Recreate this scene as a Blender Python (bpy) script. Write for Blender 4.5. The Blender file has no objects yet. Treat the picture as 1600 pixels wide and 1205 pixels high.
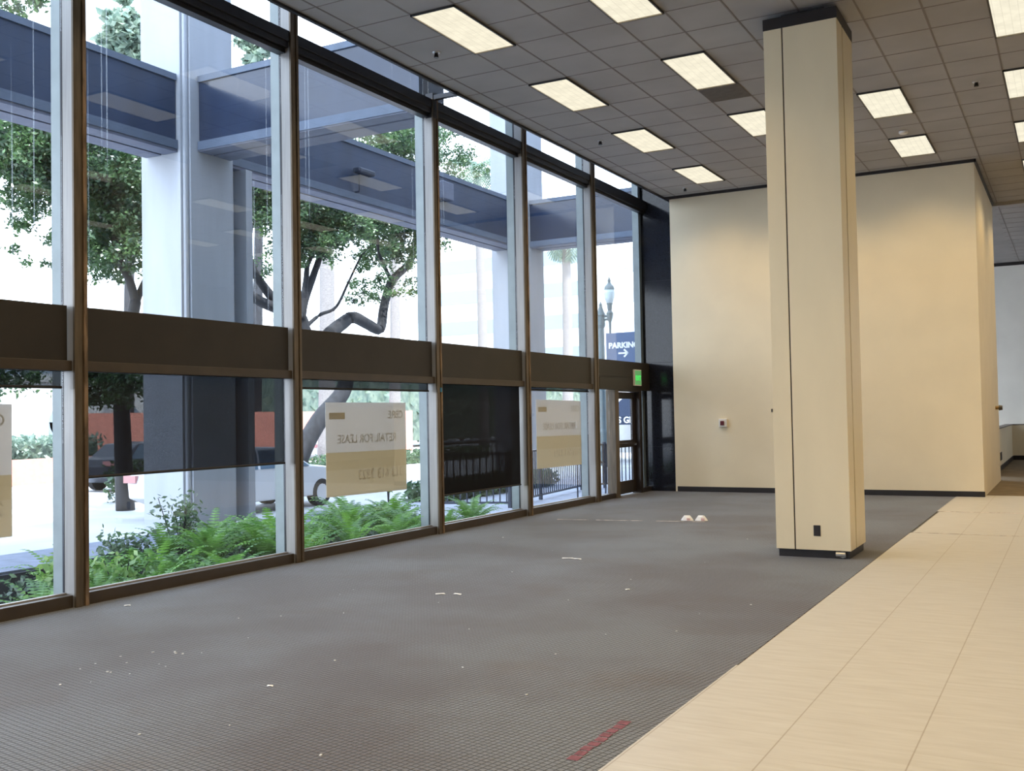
import bpy, bmesh, math, random
from mathutils import Matrix, Vector
random.seed(7)
C = bpy.context.scene.collection
scene = bpy.context.scene

# ------------------------------------------------------------------ camera
cam_d = bpy.data.cameras.new('camera')
cam = bpy.data.objects.new('camera', cam_d); C.objects.link(cam)
R = ((0.87709935, -0.47934815, 0.03036561), (0.47995749, 0.8771224, -0.01723652), (-0.01837206, 0.02969234, 0.99939023))
cam.matrix_world = Matrix(((R[0][0], R[0][2], -R[0][1], 0), (R[1][0], R[1][2], -R[1][1], 0), (R[2][0], R[2][2], -R[2][1], 1.583), (0, 0, 0, 1)))
cam_d.sensor_width = 36.0; cam_d.lens = 1607.13 / 1600 * 36.0
cam_d.clip_end = 600
scene.camera = cam

# ------------------------------------------------------------------ sky, sun, exposure
w = bpy.data.worlds.new('sky'); scene.world = w; w.use_nodes = True
nt = w.node_tree; nt.nodes.clear()
wo = nt.nodes.new('ShaderNodeOutputWorld'); bg = nt.nodes.new('ShaderNodeBackground')
tc = nt.nodes.new('ShaderNodeTexCoord'); sx = nt.nodes.new('ShaderNodeSeparateXYZ'); cr = nt.nodes.new('ShaderNodeValToRGB')
nt.links.new(tc.outputs['Generated'], sx.inputs[0]); nt.links.new(sx.outputs['Z'], cr.inputs[0])
cr.color_ramp.elements[0].position = 0.0; cr.color_ramp.elements[0].color = (0.93, 0.97, 1.0, 1)
cr.color_ramp.elements[1].position = 0.9; cr.color_ramp.elements[1].color = (0.62, 0.79, 1.0, 1)
nt.links.new(cr.outputs[0], bg.inputs[0]); nt.links.new(bg.outputs[0], wo.inputs[0])
bg.inputs[1].default_value = 5.8
sun_d = bpy.data.lights.new('sun', 'SUN'); sun_d.energy = 11.0; sun_d.angle = math.radians(1.2); sun_d.color = (1, 0.95, 0.87)
sun = bpy.data.objects.new('sun', sun_d); C.objects.link(sun); sun.location = (20, 0, 40)
sun.rotation_euler = Vector((-0.55, 0.32, -1.0)).to_track_quat('-Z', 'Y').to_euler()
scene.view_settings.view_transform = 'Standard'; scene.view_settings.look = 'None'
scene.view_settings.gamma = 1.0; scene.view_settings.use_curve_mapping = False
scene.view_settings.exposure = 0.0
scene.cycles.max_bounces = 10; scene.cycles.transparent_max_bounces = 24
scene.cycles.diffuse_bounces = 6; scene.cycles.use_denoising = True
scene.cycles.sample_clamp_indirect = 6.0
LAMP = 16.0

# ------------------------------------------------------------------ materials
def mat(name, col, rough=0.6, metal=0.0, noise=0.0, nscale=4.0, bump=0.0, bscale=60.0, spec=0.5, stretch=None, col2=None, nlo=0.35, nhi=0.65):
    m = bpy.data.materials.new(name); m.use_nodes = True; t = m.node_tree; b = t.nodes['Principled BSDF']
    b.inputs['Base Color'].default_value = (*col, 1); b.inputs['Roughness'].default_value = rough
    b.inputs['Metallic'].default_value = metal; b.inputs['Specular IOR Level'].default_value = spec
    g = t.nodes.new('ShaderNodeTexCoord'); mp = t.nodes.new('ShaderNodeMapping')
    t.links.new(g.outputs['Object'], mp.inputs[0])
    if stretch: mp.inputs['Scale'].default_value = stretch
    n = t.nodes.new('ShaderNodeTexNoise'); n.inputs['Scale'].default_value = nscale; n.inputs['Detail'].default_value = 5
    t.links.new(mp.outputs[0], n.inputs['Vector'])
    r = t.nodes.new('ShaderNodeValToRGB'); r.color_ramp.elements[0].position = nlo; r.color_ramp.elements[1].position = nhi
    c2 = col2 if col2 else tuple(max(0, c * (1 - noise)) for c in col)
    r.color_ramp.elements[0].color = (*c2, 1); r.color_ramp.elements[1].color = (*col, 1)
    t.links.new(n.outputs[0], r.inputs[0]); t.links.new(r.outputs[0], b.inputs['Base Color'])
    if bump:
        n2 = t.nodes.new('ShaderNodeTexNoise'); n2.inputs['Scale'].default_value = bscale
        t.links.new(mp.outputs[0], n2.inputs['Vector'])
        bu = t.nodes.new('ShaderNodeBump'); bu.inputs['Strength'].default_value = bump; bu.inputs['Distance'].default_value = 0.01
        t.links.new(n2.outputs[0], bu.inputs['Height']); t.links.new(bu.outputs[0], b.inputs['Normal'])
    return m

def math_n(t, op, a, b=None, c=None):
    n = t.nodes.new('ShaderNodeMath'); n.operation = op
    for i, v in enumerate((a, b, c)):
        if v is None: continue
        if isinstance(v, (int, float)): n.inputs[i].default_value = v
        else: t.links.new(v, n.inputs[i])
    return n.outputs[0]

M = {}
M['wall'] = mat('wall_paint', (0.82, 0.72, 0.53), 0.62, noise=0.05, nscale=1.5, bump=0.05, bscale=120)
M['wall_pale'] = mat('pale_wall_paint', (0.86, 0.86, 0.83), 0.6, noise=0.05, nscale=1.5)
M['wall_shell'] = mat('shell_paint', (0.30, 0.27, 0.23), 0.7, noise=0.05)
M['column'] = mat('column_laminate', (0.80, 0.70, 0.50), 0.42, noise=0.05, nscale=3, stretch=(1, 1, 0.3))
M['black_trim'] = mat('black_trim', (0.018, 0.015, 0.018), 0.45, noise=0.3)
M['bronze'] = mat('bronze_metal', (0.15, 0.115, 0.08), 0.40, 0.35, noise=0.35, nscale=5, stretch=(6, 6, 0.6))
M['bronze_skylit'] = mat('skylit_bronze_metal', (0.36, 0.35, 0.34), 0.42, 0.2, noise=0.15, nscale=4, stretch=(8, 8, 0.4))  # same bronze, with the sky's reflection on the sides put into a paler colour
M['scuff'] = mat('scuffed_edge', (0.28, 0.19, 0.12), 0.5, 0.2, noise=0.6, nscale=14, stretch=(1, 1, 0.25), nlo=0.45, nhi=0.62)
M['dark_bronze'] = mat('dark_bronze_metal', (0.022, 0.022, 0.028), 0.35, 0.2, noise=0.2)
M['band'] = mat('brown_band', (0.022, 0.017, 0.013), 0.5, noise=0.25, nscale=3, bump=0.06, bscale=200)
M['lip'] = mat('brown_lip', (0.055, 0.040, 0.028), 0.42, noise=0.2)
M['door_metal'] = mat('door_metal', (0.030, 0.024, 0.024), 0.35, 0.2)
M['granite'] = mat('black_granite', (0.018, 0.020, 0.028), 0.09, noise=0.6, nscale=90, spec=0.4)
M['concrete'] = mat('pale_concrete', (0.46, 0.485, 0.53), 0.8, noise=0.12, nscale=1.2, bump=0.15, bscale=25, stretch=(2, 2, 0.35))
M['beam_gloss'] = mat('glossy_blue_cladding', (0.03, 0.045, 0.085), 0.16, 0.0, noise=0.25, nscale=1.5)
M['beam'] = mat('blue_grey_cladding', (0.020, 0.042, 0.095), 0.5, noise=0.25, nscale=2.5, stretch=(1, 1, 0.4))
M['beam_edge'] = mat('pale_beam_edge', (0.12, 0.155, 0.22), 0.6, noise=0.15)
M['beam_soffit'] = mat('beam_soffit', (0.17, 0.19, 0.26), 0.7, noise=0.15)
M['slot'] = mat('soffit_slot', (0.01, 0.012, 0.02), 0.8)
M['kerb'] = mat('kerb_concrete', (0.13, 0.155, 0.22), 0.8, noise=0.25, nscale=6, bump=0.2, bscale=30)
M['kerb_side'] = mat('kerb_dark_face', (0.035, 0.04, 0.06), 0.7, noise=0.3, nscale=6)  # front of the ledge, darker than its top
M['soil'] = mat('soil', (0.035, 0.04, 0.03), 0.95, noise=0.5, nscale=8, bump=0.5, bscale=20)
M['street'] = mat('street_paving', (0.42, 0.42, 0.43), 0.85, noise=0.2, nscale=0.5, bump=0.1)
M['walk'] = mat('walkway_paving', (0.40, 0.42, 0.50), 0.85, noise=0.15, nscale=2)
M['orange'] = mat('orange_wall', (0.85, 0.34, 0.25), 0.8, noise=0.15)
M['white_stucco'] = mat('white_stucco', (0.62, 0.62, 0.60), 0.9, noise=0.06)
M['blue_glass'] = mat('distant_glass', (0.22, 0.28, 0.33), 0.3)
M['bark'] = mat('bark', (0.032, 0.034, 0.040), 0.9, noise=0.5, nscale=6, bump=0.6, bscale=14, stretch=(1, 1, 0.4))
M['palm_bark'] = mat('palm_bark', (0.26, 0.24, 0.23), 0.9, noise=0.3, nscale=10, stretch=(1, 1, 4))
M['iron'] = mat('black_iron', (0.035, 0.045, 0.07), 0.5, 0.3)
M['lamp_green'] = mat('weathered_green_iron', (0.13, 0.18, 0.20), 0.6, 0.2, noise=0.2)
M['sign_blue'] = mat('navy_sign_face', (0.09, 0.13, 0.23), 0.5)
M['sign_white'] = mat('white_lettering', (0.85, 0.86, 0.88), 0.5)
M['awning'] = mat('navy_awning', (0.035, 0.05, 0.09), 0.8)
M['car_white'] = mat('white_car_paint', (0.62, 0.62, 0.63), 0.25, spec=0.6)
M['car_dark'] = mat('dark_car_paint', (0.05, 0.06, 0.08), 0.25)
M['car_glass'] = mat('car_glass', (0.10, 0.15, 0.20), 0.08)
M['rubber'] = mat('tyre_rubber', (0.02, 0.02, 0.02), 0.85)
M['red_lens'] = mat('red_tail_light', (0.50, 0.22, 0.22), 0.3)
M['white_plastic'] = mat('white_plastic', (0.78, 0.76, 0.72), 0.4)
M['red_plastic'] = mat('dark_red_plastic', (0.12, 0.012, 0.02), 0.4)
M['paper'] = mat('white_paper', (0.80, 0.80, 0.80), 0.7, noise=0.05)
M['plate_tint'] = mat('pink_tinted_paper', (0.78, 0.52, 0.50), 0.6)
M['pink_tape'] = mat('pink_chalk', (0.22, 0.075, 0.11), 0.85, noise=0.5, nscale=30)
M['strip'] = mat('pale_floor_strip', (0.60, 0.54, 0.52), 0.7, noise=0.6, nscale=9, nlo=0.4, nhi=0.6)
M['blue_tape'] = mat('blue_tape', (0.02, 0.20, 0.40), 0.5)
M['globe'] = mat('frosted_globe', (0.50, 0.60, 0.62), 0.4)
M['outer_fin'] = mat('skylit_outer_fin', (0.25, 0.285, 0.285), 0.5, 0.1, noise=0.15)  # brightness from the sky is put into the fin colour
M['chrome'] = mat('brushed_metal', (0.55, 0.55, 0.55), 0.3, 0.9)
M['brass'] = mat('aged_brass', (0.35, 0.22, 0.08), 0.35, 0.7)
M['knob'] = mat('grey_knob', (0.08, 0.07, 0.06), 0.4)
M['camera_black'] = mat('black_fitting', (0.01, 0.01, 0.012), 0.35)
M['dirty_carpet'] = mat('tan_carpet', (0.16, 0.125, 0.08), 0.95, noise=0.3, nscale=3)

def leaf_mat(name, c1, c2, trans=0.45):
    m = bpy.data.materials.new(name); m.use_nodes = True; t = m.node_tree; t.nodes.clear()
    o = t.nodes.new('ShaderNodeOutputMaterial'); d = t.nodes.new('ShaderNodeBsdfDiffuse'); tr = t.nodes.new('ShaderNodeBsdfTranslucent')
    gl = t.nodes.new('ShaderNodeBsdfGlossy'); gl.inputs['Roughness'].default_value = 0.45; gl.inputs['Color'].default_value = (1, 1, 1, 1)
    mx = t.nodes.new('ShaderNodeMixShader'); mx.inputs[0].default_value = trans
    m2 = t.nodes.new('ShaderNodeMixShader'); m2.inputs[0].default_value = 0.05
    g = t.nodes.new('ShaderNodeTexCoord'); n = t.nodes.new('ShaderNodeTexNoise'); n.inputs['Scale'].default_value = 2.5; n.inputs['Detail'].default_value = 6
    r = t.nodes.new('ShaderNodeValToRGB'); r.color_ramp.elements[0].position = 0.35; r.color_ramp.elements[1].position = 0.68
    r.color_ramp.elements[0].color = (*c1, 1); r.color_ramp.elements[1].color = (*c2, 1)
    t.links.new(g.outputs['Object'], n.inputs[0]); t.links.new(n.outputs[0], r.inputs[0])
    t.links.new(r.outputs[0], d.inputs[0]); t.links.new(r.outputs[0], tr.inputs[0])
    t.links.new(d.outputs[0], mx.inputs[1]); t.links.new(tr.outputs[0], mx.inputs[2])
    t.links.new(mx.outputs[0], m2.inputs[1]); t.links.new(gl.outputs[0], m2.inputs[2]); t.links.new(m2.outputs[0], o.inputs[0])
    return m
M['leaf'] = leaf_mat('ficus_leaf', (0.022, 0.055, 0.036), (0.11, 0.21, 0.065), 0.4)
M['leaf_hazed'] = leaf_mat('hazed_leaf', (0.12, 0.20, 0.16), (0.30, 0.38, 0.28))  # haze and glare of the distance put into the leaf colours
M['fern'] = leaf_mat('fern_green', (0.045, 0.14, 0.030), (0.21, 0.42, 0.06), 0.4)
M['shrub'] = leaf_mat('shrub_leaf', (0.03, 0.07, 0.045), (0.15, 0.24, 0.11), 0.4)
M['lime'] = leaf_mat('lime_leaf', (0.10, 0.24, 0.05), (0.34, 0.46, 0.12), 0.4)

def glass_mat(name, tint=(0.93, 0.96, 1.0), ior=1.5, streaks=True):
    m = bpy.data.materials.new(name); m.use_nodes = True; t = m.node_tree; t.nodes.clear()
    o = t.nodes.new('ShaderNodeOutputMaterial'); tr = t.nodes.new('ShaderNodeBsdfTransparent'); gl = t.nodes.new('ShaderNodeBsdfGlossy')
    tr.inputs[0].default_value = (*tint, 1); gl.inputs['Roughness'].default_value = 0.0; gl.inputs['Color'].default_value = (1, 1, 1, 1)
    gm = t.nodes.new('ShaderNodeNewGeometry'); dp = t.nodes.new('ShaderNodeVectorMath'); dp.operation = 'DOT_PRODUCT'
    t.links.new(gm.outputs['Incoming'], dp.inputs[0]); t.links.new(gm.outputs['Normal'], dp.inputs[1])
    f0 = ((ior - 1) / (ior + 1)) ** 2      # Schlick reflectance, the same from either side of the sheet
    fr = math_n(t, 'MULTIPLY_ADD', math_n(t, 'POWER', math_n(t, 'SUBTRACT', 1.0, math_n(t, 'ABSOLUTE', dp.outputs['Value'])), 5.0), 1 - f0, f0)
    mx = t.nodes.new('ShaderNodeMixShader')
    t.links.new(fr, mx.inputs[0]); t.links.new(tr.outputs[0], mx.inputs[1]); t.links.new(gl.outputs[0], mx.inputs[2])
    last = mx.outputs[0]
    if streaks:      # thin dried runs of water down the pane
        g = t.nodes.new('ShaderNodeTexCoord'); mp = t.nodes.new('ShaderNodeMapping'); mp.inputs['Scale'].default_value = (1, 11, 0.03)
        n = t.nodes.new('ShaderNodeTexNoise'); n.inputs['Scale'].default_value = 3.0; n.inputs['Detail'].default_value = 2
        t.links.new(g.outputs['Object'], mp.inputs[0]); t.links.new(mp.outputs[0], n.inputs[0])
        r = t.nodes.new('ShaderNodeValToRGB'); e = r.color_ramp.elements
        e[0].position = 0.70; e[0].color = (0, 0, 0, 1); e[1].position = 0.73; e[1].color = (0.16, 0.16, 0.16, 1)
        t.links.new(n.outputs[0], r.inputs[0])
        d = t.nodes.new('ShaderNodeBsdfTranslucent'); d.inputs[0].default_value = (0.7, 0.75, 0.8, 1)
        m2 = t.nodes.new('ShaderNodeMixShader'); t.links.new(r.outputs[0], m2.inputs[0])
        t.links.new(last, m2.inputs[1]); t.links.new(d.outputs[0], m2.inputs[2]); last = m2.outputs[0]
    t.links.new(last, o.inputs[0])
    return m
M['glass'] = glass_mat('window_glass')
M['lamp_glass'] = glass_mat('lamp_glass', (0.9, 0.95, 0.97), 1.45, False)

def shade_mat(name='shade_mesh', cover=0.90):
    m = bpy.data.materials.new(name); m.use_nodes = True; t = m.node_tree; t.nodes.clear()
    o = t.nodes.new('ShaderNodeOutputMaterial'); tr = t.nodes.new('ShaderNodeBsdfTransparent'); d = t.nodes.new('ShaderNodeBsdfDiffuse')
    tr.inputs[0].default_value = (0.95, 0.97, 1.0, 1); d.inputs[0].default_value = (0.018, 0.018, 0.022, 1)
    mx = t.nodes.new('ShaderNodeMixShader'); mx.inputs[0].default_value = cover
    t.links.new(tr.outputs[0], mx.inputs[1]); t.links.new(d.outputs[0], mx.inputs[2]); t.links.new(mx.outputs[0], o.inputs[0])
    return m
M['shade'] = shade_mat(); M['shade_dense'] = shade_mat('dense_shade_mesh', 0.985)

def emit_mat(name, col, s):
    m = bpy.data.materials.new(name); m.use_nodes = True; t = m.node_tree; b = t.nodes['Principled BSDF']
    b.inputs['Base Color'].default_value = (*col, 1); b.inputs['Emission Color'].default_value = (*col, 1); b.inputs['Emission Strength'].default_value = s
    return m
M['exit_face'] = emit_mat('exit_green_face', (0.10, 0.33, 0.12), 0.6)
M['exit_text'] = emit_mat('exit_letters', (0.05, 0.75, 0.12), 0.9)

def lens_mat():        # prismatic lens: throws most of its light down, little towards the horizontal
    m = bpy.data.materials.new('prismatic_lens'); m.use_nodes = True; t = m.node_tree; t.nodes.clear()
    o = t.nodes.new('ShaderNodeOutputMaterial'); e = t.nodes.new('ShaderNodeEmission'); g = t.nodes.new('ShaderNodeNewGeometry')
    dp = t.nodes.new('ShaderNodeVectorMath'); dp.operation = 'DOT_PRODUCT'
    t.links.new(g.outputs['Incoming'], dp.inputs[0]); t.links.new(g.outputs['Normal'], dp.inputs[1])
    ms = t.nodes.new('ShaderNodeMapRange'); ms.interpolation_type = 'SMOOTHSTEP'
    ms.inputs[1].default_value = 0.38; ms.inputs[2].default_value = 0.74; ms.inputs[3].default_value = 0.0; ms.inputs[4].default_value = 1.0
    t.links.new(dp.outputs['Value'], ms.inputs[0])
    tcx = t.nodes.new('ShaderNodeTexCoord'); n = t.nodes.new('ShaderNodeTexNoise'); n.inputs['Scale'].default_value = 5; t.links.new(tcx.outputs['Object'], n.inputs[0])
    br = t.nodes.new('ShaderNodeTexBrick'); br.inputs['Scale'].default_value = 6.0; br.offset = 0.0
    br.inputs['Color1'].default_value = (1, 1, 1, 1); br.inputs['Color2'].default_value = (0.93, 0.93, 0.93, 1); br.inputs['Mortar'].default_value = (0.84, 0.84, 0.84, 1); br.inputs['Mortar Size'].default_value = 0.03
    t.links.new(tcx.outputs['Object'], br.inputs['Vector'])
    s = math_n(t, 'MULTIPLY_ADD', ms.outputs[0], LAMP, 1.02)
    f = math_n(t, 'MULTIPLY_ADD', n.outputs[0], 0.35, 0.83)
    s = math_n(t, 'MULTIPLY', s, f); s = math_n(t, 'MULTIPLY', s, br.outputs['Color'])
    mc = t.nodes.new('ShaderNodeMix'); mc.data_type = 'RGBA'; mc.inputs[6].default_value = (1.0, 0.93, 0.73, 1); mc.inputs[7].default_value = (1.0, 0.73, 0.365, 1)
    t.links.new(ms.outputs[0], mc.inputs[0]); t.links.new(mc.outputs[2], e.inputs[0])
    t.links.new(s, e.inputs[1]); t.links.new(e.outputs[0], o.inputs[0])
    return m
M['lens'] = lens_mat()

def carpet_mat():
    m = bpy.data.materials.new('waffle_carpet'); m.use_nodes = True; t = m.node_tree; b = t.nodes['Principled BSDF']
    g = t.nodes.new('ShaderNodeTexCoord'); mp = t.nodes.new('ShaderNodeMapping'); mp.inputs['Rotation'].default_value = (0, 0, math.radians(11))
    t.links.new(g.outputs['Object'], mp.inputs[0]); s = t.nodes.new('ShaderNodeSeparateXYZ'); t.links.new(mp.outputs[0], s.inputs[0])
    k = math.pi / 0.035
    a = math_n(t, 'ABSOLUTE', math_n(t, 'SINE', math_n(t, 'MULTIPLY', s.outputs[0], k)))
    c = math_n(t, 'ABSOLUTE', math_n(t, 'SINE', math_n(t, 'MULTIPLY', s.outputs[1], k)))
    p = math_n(t, 'MINIMUM', a, c)
    mr = t.nodes.new('ShaderNodeMapRange'); mr.interpolation_type = 'SMOOTHSTEP'; mr.inputs[1].default_value = 0.1; mr.inputs[2].default_value = 0.6
    t.links.new(p, mr.inputs[0])
    n = t.nodes.new('ShaderNodeTexNoise'); n.inputs['Scale'].default_value = 0.55; n.inputs['Detail'].default_value = 4; t.links.new(g.outputs['Object'], n.inputs[0])
    r = t.nodes.new('ShaderNodeValToRGB'); r.color_ramp.elements[0].position = 0.42; r.color_ramp.elements[1].position = 0.60
    r.color_ramp.elements[0].color = (0.080, 0.072, 0.076, 1); r.color_ramp.elements[1].color = (0.122, 0.132, 0.150, 1)
    t.links.new(n.outputs[0], r.inputs[0])
    n2 = t.nodes.new('ShaderNodeTexNoise'); n2.inputs['Scale'].default_value = 45; n2.inputs['Detail'].default_value = 3; t.links.new(g.outputs['Object'], n2.inputs[0])
    n3 = t.nodes.new('ShaderNodeTexNoise'); n3.inputs['Scale'].default_value = 1.1; n3.inputs['Detail'].default_value = 5
    mp3 = t.nodes.new('ShaderNodeMapping'); mp3.inputs['Location'].default_value = (9, 3, 0); t.links.new(g.outputs['Object'], mp3.inputs[0]); t.links.new(mp3.outputs[0], n3.inputs[0])
    st = t.nodes.new('ShaderNodeValToRGB'); st.color_ramp.elements[0].position = 0.55; st.color_ramp.elements[0].color = (1, 1, 1, 1); st.color_ramp.elements[1].position = 0.75; st.color_ramp.elements[1].color = (0.86, 0.70, 0.58, 1)
    t.links.new(n3.outputs[0], st.inputs[0])
    mm = t.nodes.new('ShaderNodeMix'); mm.data_type = 'RGBA'; mm.blend_type = 'MULTIPLY'; mm.inputs[0].default_value = 1.0
    t.links.new(r.outputs[0], mm.inputs[6]); t.links.new(st.outputs[0], mm.inputs[7])
    fac = math_n(t, 'MULTIPLY', math_n(t, 'MULTIPLY_ADD', mr.outputs[0], 0.95, 0.18), math_n(t, 'MULTIPLY_ADD', n2.outputs[0], 0.7, 0.62))
    vm = t.nodes.new('ShaderNodeVectorMath'); vm.operation = 'SCALE'; t.links.new(mm.outputs[2], vm.inputs[0]); t.links.new(fac, vm.inputs['Scale'])
    t.links.new(vm.outputs[0], b.inputs['Base Color'])
    b.inputs['Roughness'].default_value = 0.75; b.inputs['Specular IOR Level'].default_value = 0.25
    b.inputs['Sheen Weight'].default_value = 0.30; b.inputs['Sheen Roughness'].default_value = 0.4
    bu = t.nodes.new('ShaderNodeBump'); bu.inputs['Strength'].default_value = 0.5; bu.inputs['Distance'].default_value = 0.006
    t.links.new(mr.outputs[0], bu.inputs['Height']); t.links.new(bu.outputs[0], b.inputs['Normal'])
    return m
M['carpet'] = carpet_mat()

def tile_mat():
    m = bpy.data.materials.new('cream_vinyl_tile'); m.use_nodes = True; t = m.node_tree; b = t.nodes['Principled BSDF']
    g = t.nodes.new('ShaderNodeTexCoord'); s = t.nodes.new('ShaderNodeSeparateXYZ'); t.links.new(g.outputs['Object'], s.inputs[0])
    def line(v, off, pitch, wd):
        x = math_n(t, 'DIVIDE', math_n(t, 'SUBTRACT', v, off), pitch)
        fr = math_n(t, 'ABSOLUTE', math_n(t, 'SUBTRACT', math_n(t, 'FRACT', math_n(t, 'ADD', x, 100.5)), 0.5))
        return math_n(t, 'LESS_THAN', fr, wd / pitch)
    lx = line(s.outputs[0], -1.293, 0.597, 0.0035)
    # rows are staggered from one file of tiles to the next
    col = math_n(t, 'FLOOR', math_n(t, 'DIVIDE', math_n(t, 'ADD', s.outputs[0], 1.293 + 59.7), 0.597))
    odd = math_n(t, 'MODULO', col, 2.0)
    yy = math_n(t, 'MULTIPLY_ADD', odd, 0.345, s.outputs[1])
    ly = line(yy, 4.71, 0.69, 0.0025)
    lyf = math_n(t, 'MULTIPLY', ly, 0.34)
    ln = math_n(t, 'MAXIMUM', math_n(t, 'MULTIPLY', lx, 0.6), lyf)
    mp = t.nodes.new('ShaderNodeMapping'); mp.inputs['Scale'].default_value = (1.5, 9, 1); t.links.new(g.outputs['Object'], mp.inputs[0])
    n = t.nodes.new('ShaderNodeTexNoise'); n.inputs['Scale'].default_value = 2.2; n.inputs['Detail'].default_value = 6; t.links.new(mp.outputs[0], n.inputs[0])
    r = t.nodes.new('ShaderNodeValToRGB'); r.color_ramp.elements[0].position = 0.3; r.color_ramp.elements[1].position = 0.7
    r.color_ramp.elements[0].color = (0.41, 0.40, 0.385, 1); r.color_ramp.elements[1].color = (0.475, 0.47, 0.46, 1)
    t.links.new(n.outputs[0], r.inputs[0])
    mx = t.nodes.new('ShaderNodeMix'); mx.data_type = 'RGBA'; t.links.new(ln, mx.inputs[0]); t.links.new(r.outputs[0], mx.inputs[6]); mx.inputs[7].default_value = (0.20, 0.16, 0.12, 1)
    t.links.new(mx.outputs[2], b.inputs['Base Color']); b.inputs['Roughness'].default_value = 0.42; b.inputs['Specular IOR Level'].default_value = 0.4
    return m
M['tile'] = tile_mat()
M['ceiling'] = mat('ceiling_tile', (0.41, 0.395, 0.39), 0.9, noise=0.12, nscale=1.3, bump=0.25, bscale=160)
M['grid'] = mat('ceiling_grid_metal', (0.20, 0.175, 0.16), 0.6)
M['grille'] = mat('dark_return_grille', (0.085, 0.072, 0.068), 0.6, noise=0.3, nscale=12)
M['diffuser_frame'] = mat('troffer_frame', (0.03, 0.03, 0.03), 0.5)

def banner_mat(name, col):      # vinyl sheet: lit from behind by the sky, from the front by the room
    m = bpy.data.materials.new(name); m.use_nodes = True; t = m.node_tree; t.nodes.clear()
    o = t.nodes.new('ShaderNodeOutputMaterial'); d = t.nodes.new('ShaderNodeBsdfDiffuse'); tr = t.nodes.new('ShaderNodeBsdfTranslucent')
    d.inputs[0].default_value = (*col, 1); tr.inputs[0].default_value = (*[c * 0.8 for c in col], 1)
    mx = t.nodes.new('ShaderNodeMixShader'); mx.inputs[0].default_value = 0.42
    t.links.new(d.outputs[0], mx.inputs[1]); t.links.new(tr.outputs[0], mx.inputs[2]); t.links.new(mx.outputs[0], o.inputs[0])
    return m
M['banner_top'] = banner_mat('banner_pale_grey', (0.86, 0.82, 0.78))
M['banner_mid'] = banner_mat('banner_tan', (0.78, 0.68, 0.50))
M['banner_low'] = banner_mat('banner_light_tan', (0.82, 0.73, 0.57))
M['banner_text'] = banner_mat('banner_grey_print', (0.80, 0.76, 0.71))
M['banner_text_low'] = banner_mat('banner_pale_print', (0.86, 0.78, 0.64))

# ------------------------------------------------------------------ helpers
def box(bm, x0, y0, z0, x1, y1, z1):
    r = bmesh.ops.create_cube(bm, size=1.0)
    mt = Matrix.Translation(((x0 + x1) / 2, (y0 + y1) / 2, (z0 + z1) / 2)) @ Matrix.Diagonal((abs(x1 - x0), abs(y1 - y0), abs(z1 - z0), 1))
    bmesh.ops.transform(bm, matrix=mt, verts=r['verts']); return r['verts']
def cyl(bm, p0, p1, r0, r1=None, seg=12):
    p0 = Vector(p0); p1 = Vector(p1); d = p1 - p0; r1 = r0 if r1 is None else r1
    r = bmesh.ops.create_cone(bm, cap_ends=True, segments=seg, radius1=r0, radius2=r1, depth=d.length)
    mt = Matrix.Translation((p0 + p1) / 2) @ d.to_track_quat('Z', 'Y').to_matrix().to_4x4()
    bmesh.ops.transform(bm, matrix=mt, verts=r['verts']); return r['verts']
def lathe(bm, cx, cy, prof, seg=16):
    rings = []
    for (rr, z) in prof:
        rings.append([bm.verts.new((cx + rr * math.cos(2 * math.pi * i / seg), cy + rr * math.sin(2 * math.pi * i / seg), z)) for i in range(seg)])
    for a, b in zip(rings, rings[1:]):
        for i in range(seg): bm.faces.new((a[i], a[(i + 1) % seg], b[(i + 1) % seg], b[i]))
    bm.faces.new(rings[0][::-1]); bm.faces.new(rings[-1])
def tube(bm, pts, radii, seg=8):
    pts = [Vector(p) for p in pts]; rings = []
    for i, p in enumerate(pts):
        d = (pts[min(i + 1, len(pts) - 1)] - pts[max(i - 1, 0)]).normalized()
        up = Vector((0, 1, 0)) if abs(d.y) < 0.9 else Vector((1, 0, 0))
        a = d.cross(up).normalized(); b = d.cross(a)
        rings.append([bm.verts.new(p + (a * math.cos(2 * math.pi * k / seg) + b * math.sin(2 * math.pi * k / seg)) * radii[i]) for k in range(seg)])
    for a, b in zip(rings, rings[1:]):
        for k in range(seg): bm.faces.new((a[k], a[(k + 1) % seg], b[(k + 1) % seg], b[k]))
    bm.faces.new(rings[0]); bm.faces.new(rings[-1][::-1])
def smooth_path(pts, radii, n=4):
    out, ro = [], []; P = [Vector(p) for p in pts]
    for i in range(len(P) - 1):
        p0 = P[max(i - 1, 0)]; p1 = P[i]; p2 = P[i + 1]; p3 = P[min(i + 2, len(P) - 1)]
        for k in range(n):
            u = k / n
            out.append(0.5 * ((2 * p1) + (p2 - p0) * u + (2 * p0 - 5 * p1 + 4 * p2 - p3) * u * u + (3 * p1 - p0 - 3 * p2 + p3) * u ** 3))
            ro.append(radii[i] * (1 - u) + radii[i + 1] * u)
    out.append(P[-1]); ro.append(radii[-1]); return out, ro
def obj(name, bm, m, parent=None, bevel=0.0, smooth=False, kind=None):
    bmesh.ops.recalc_face_normals(bm, faces=bm.faces)
    if smooth:
        for f in bm.faces: f.smooth = True
    me = bpy.data.meshes.new(name); bm.to_mesh(me); bm.free(); me.materials.append(M[m] if isinstance(m, str) else m)
    o = bpy.data.objects.new(name, me); C.objects.link(o)
    if parent is not None:
        off = Vector((0, 0, 0)); p = parent
        while p is not None: off += Vector(p.location); p = p.parent
        me.transform(Matrix.Translation(-off)); o.parent = parent
    if bevel:
        b = o.modifiers.new('bevel', 'BEVEL'); b.width = bevel; b.segments = 2; b.limit_method = 'ANGLE'
    if kind: o['kind'] = kind
    return o
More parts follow.
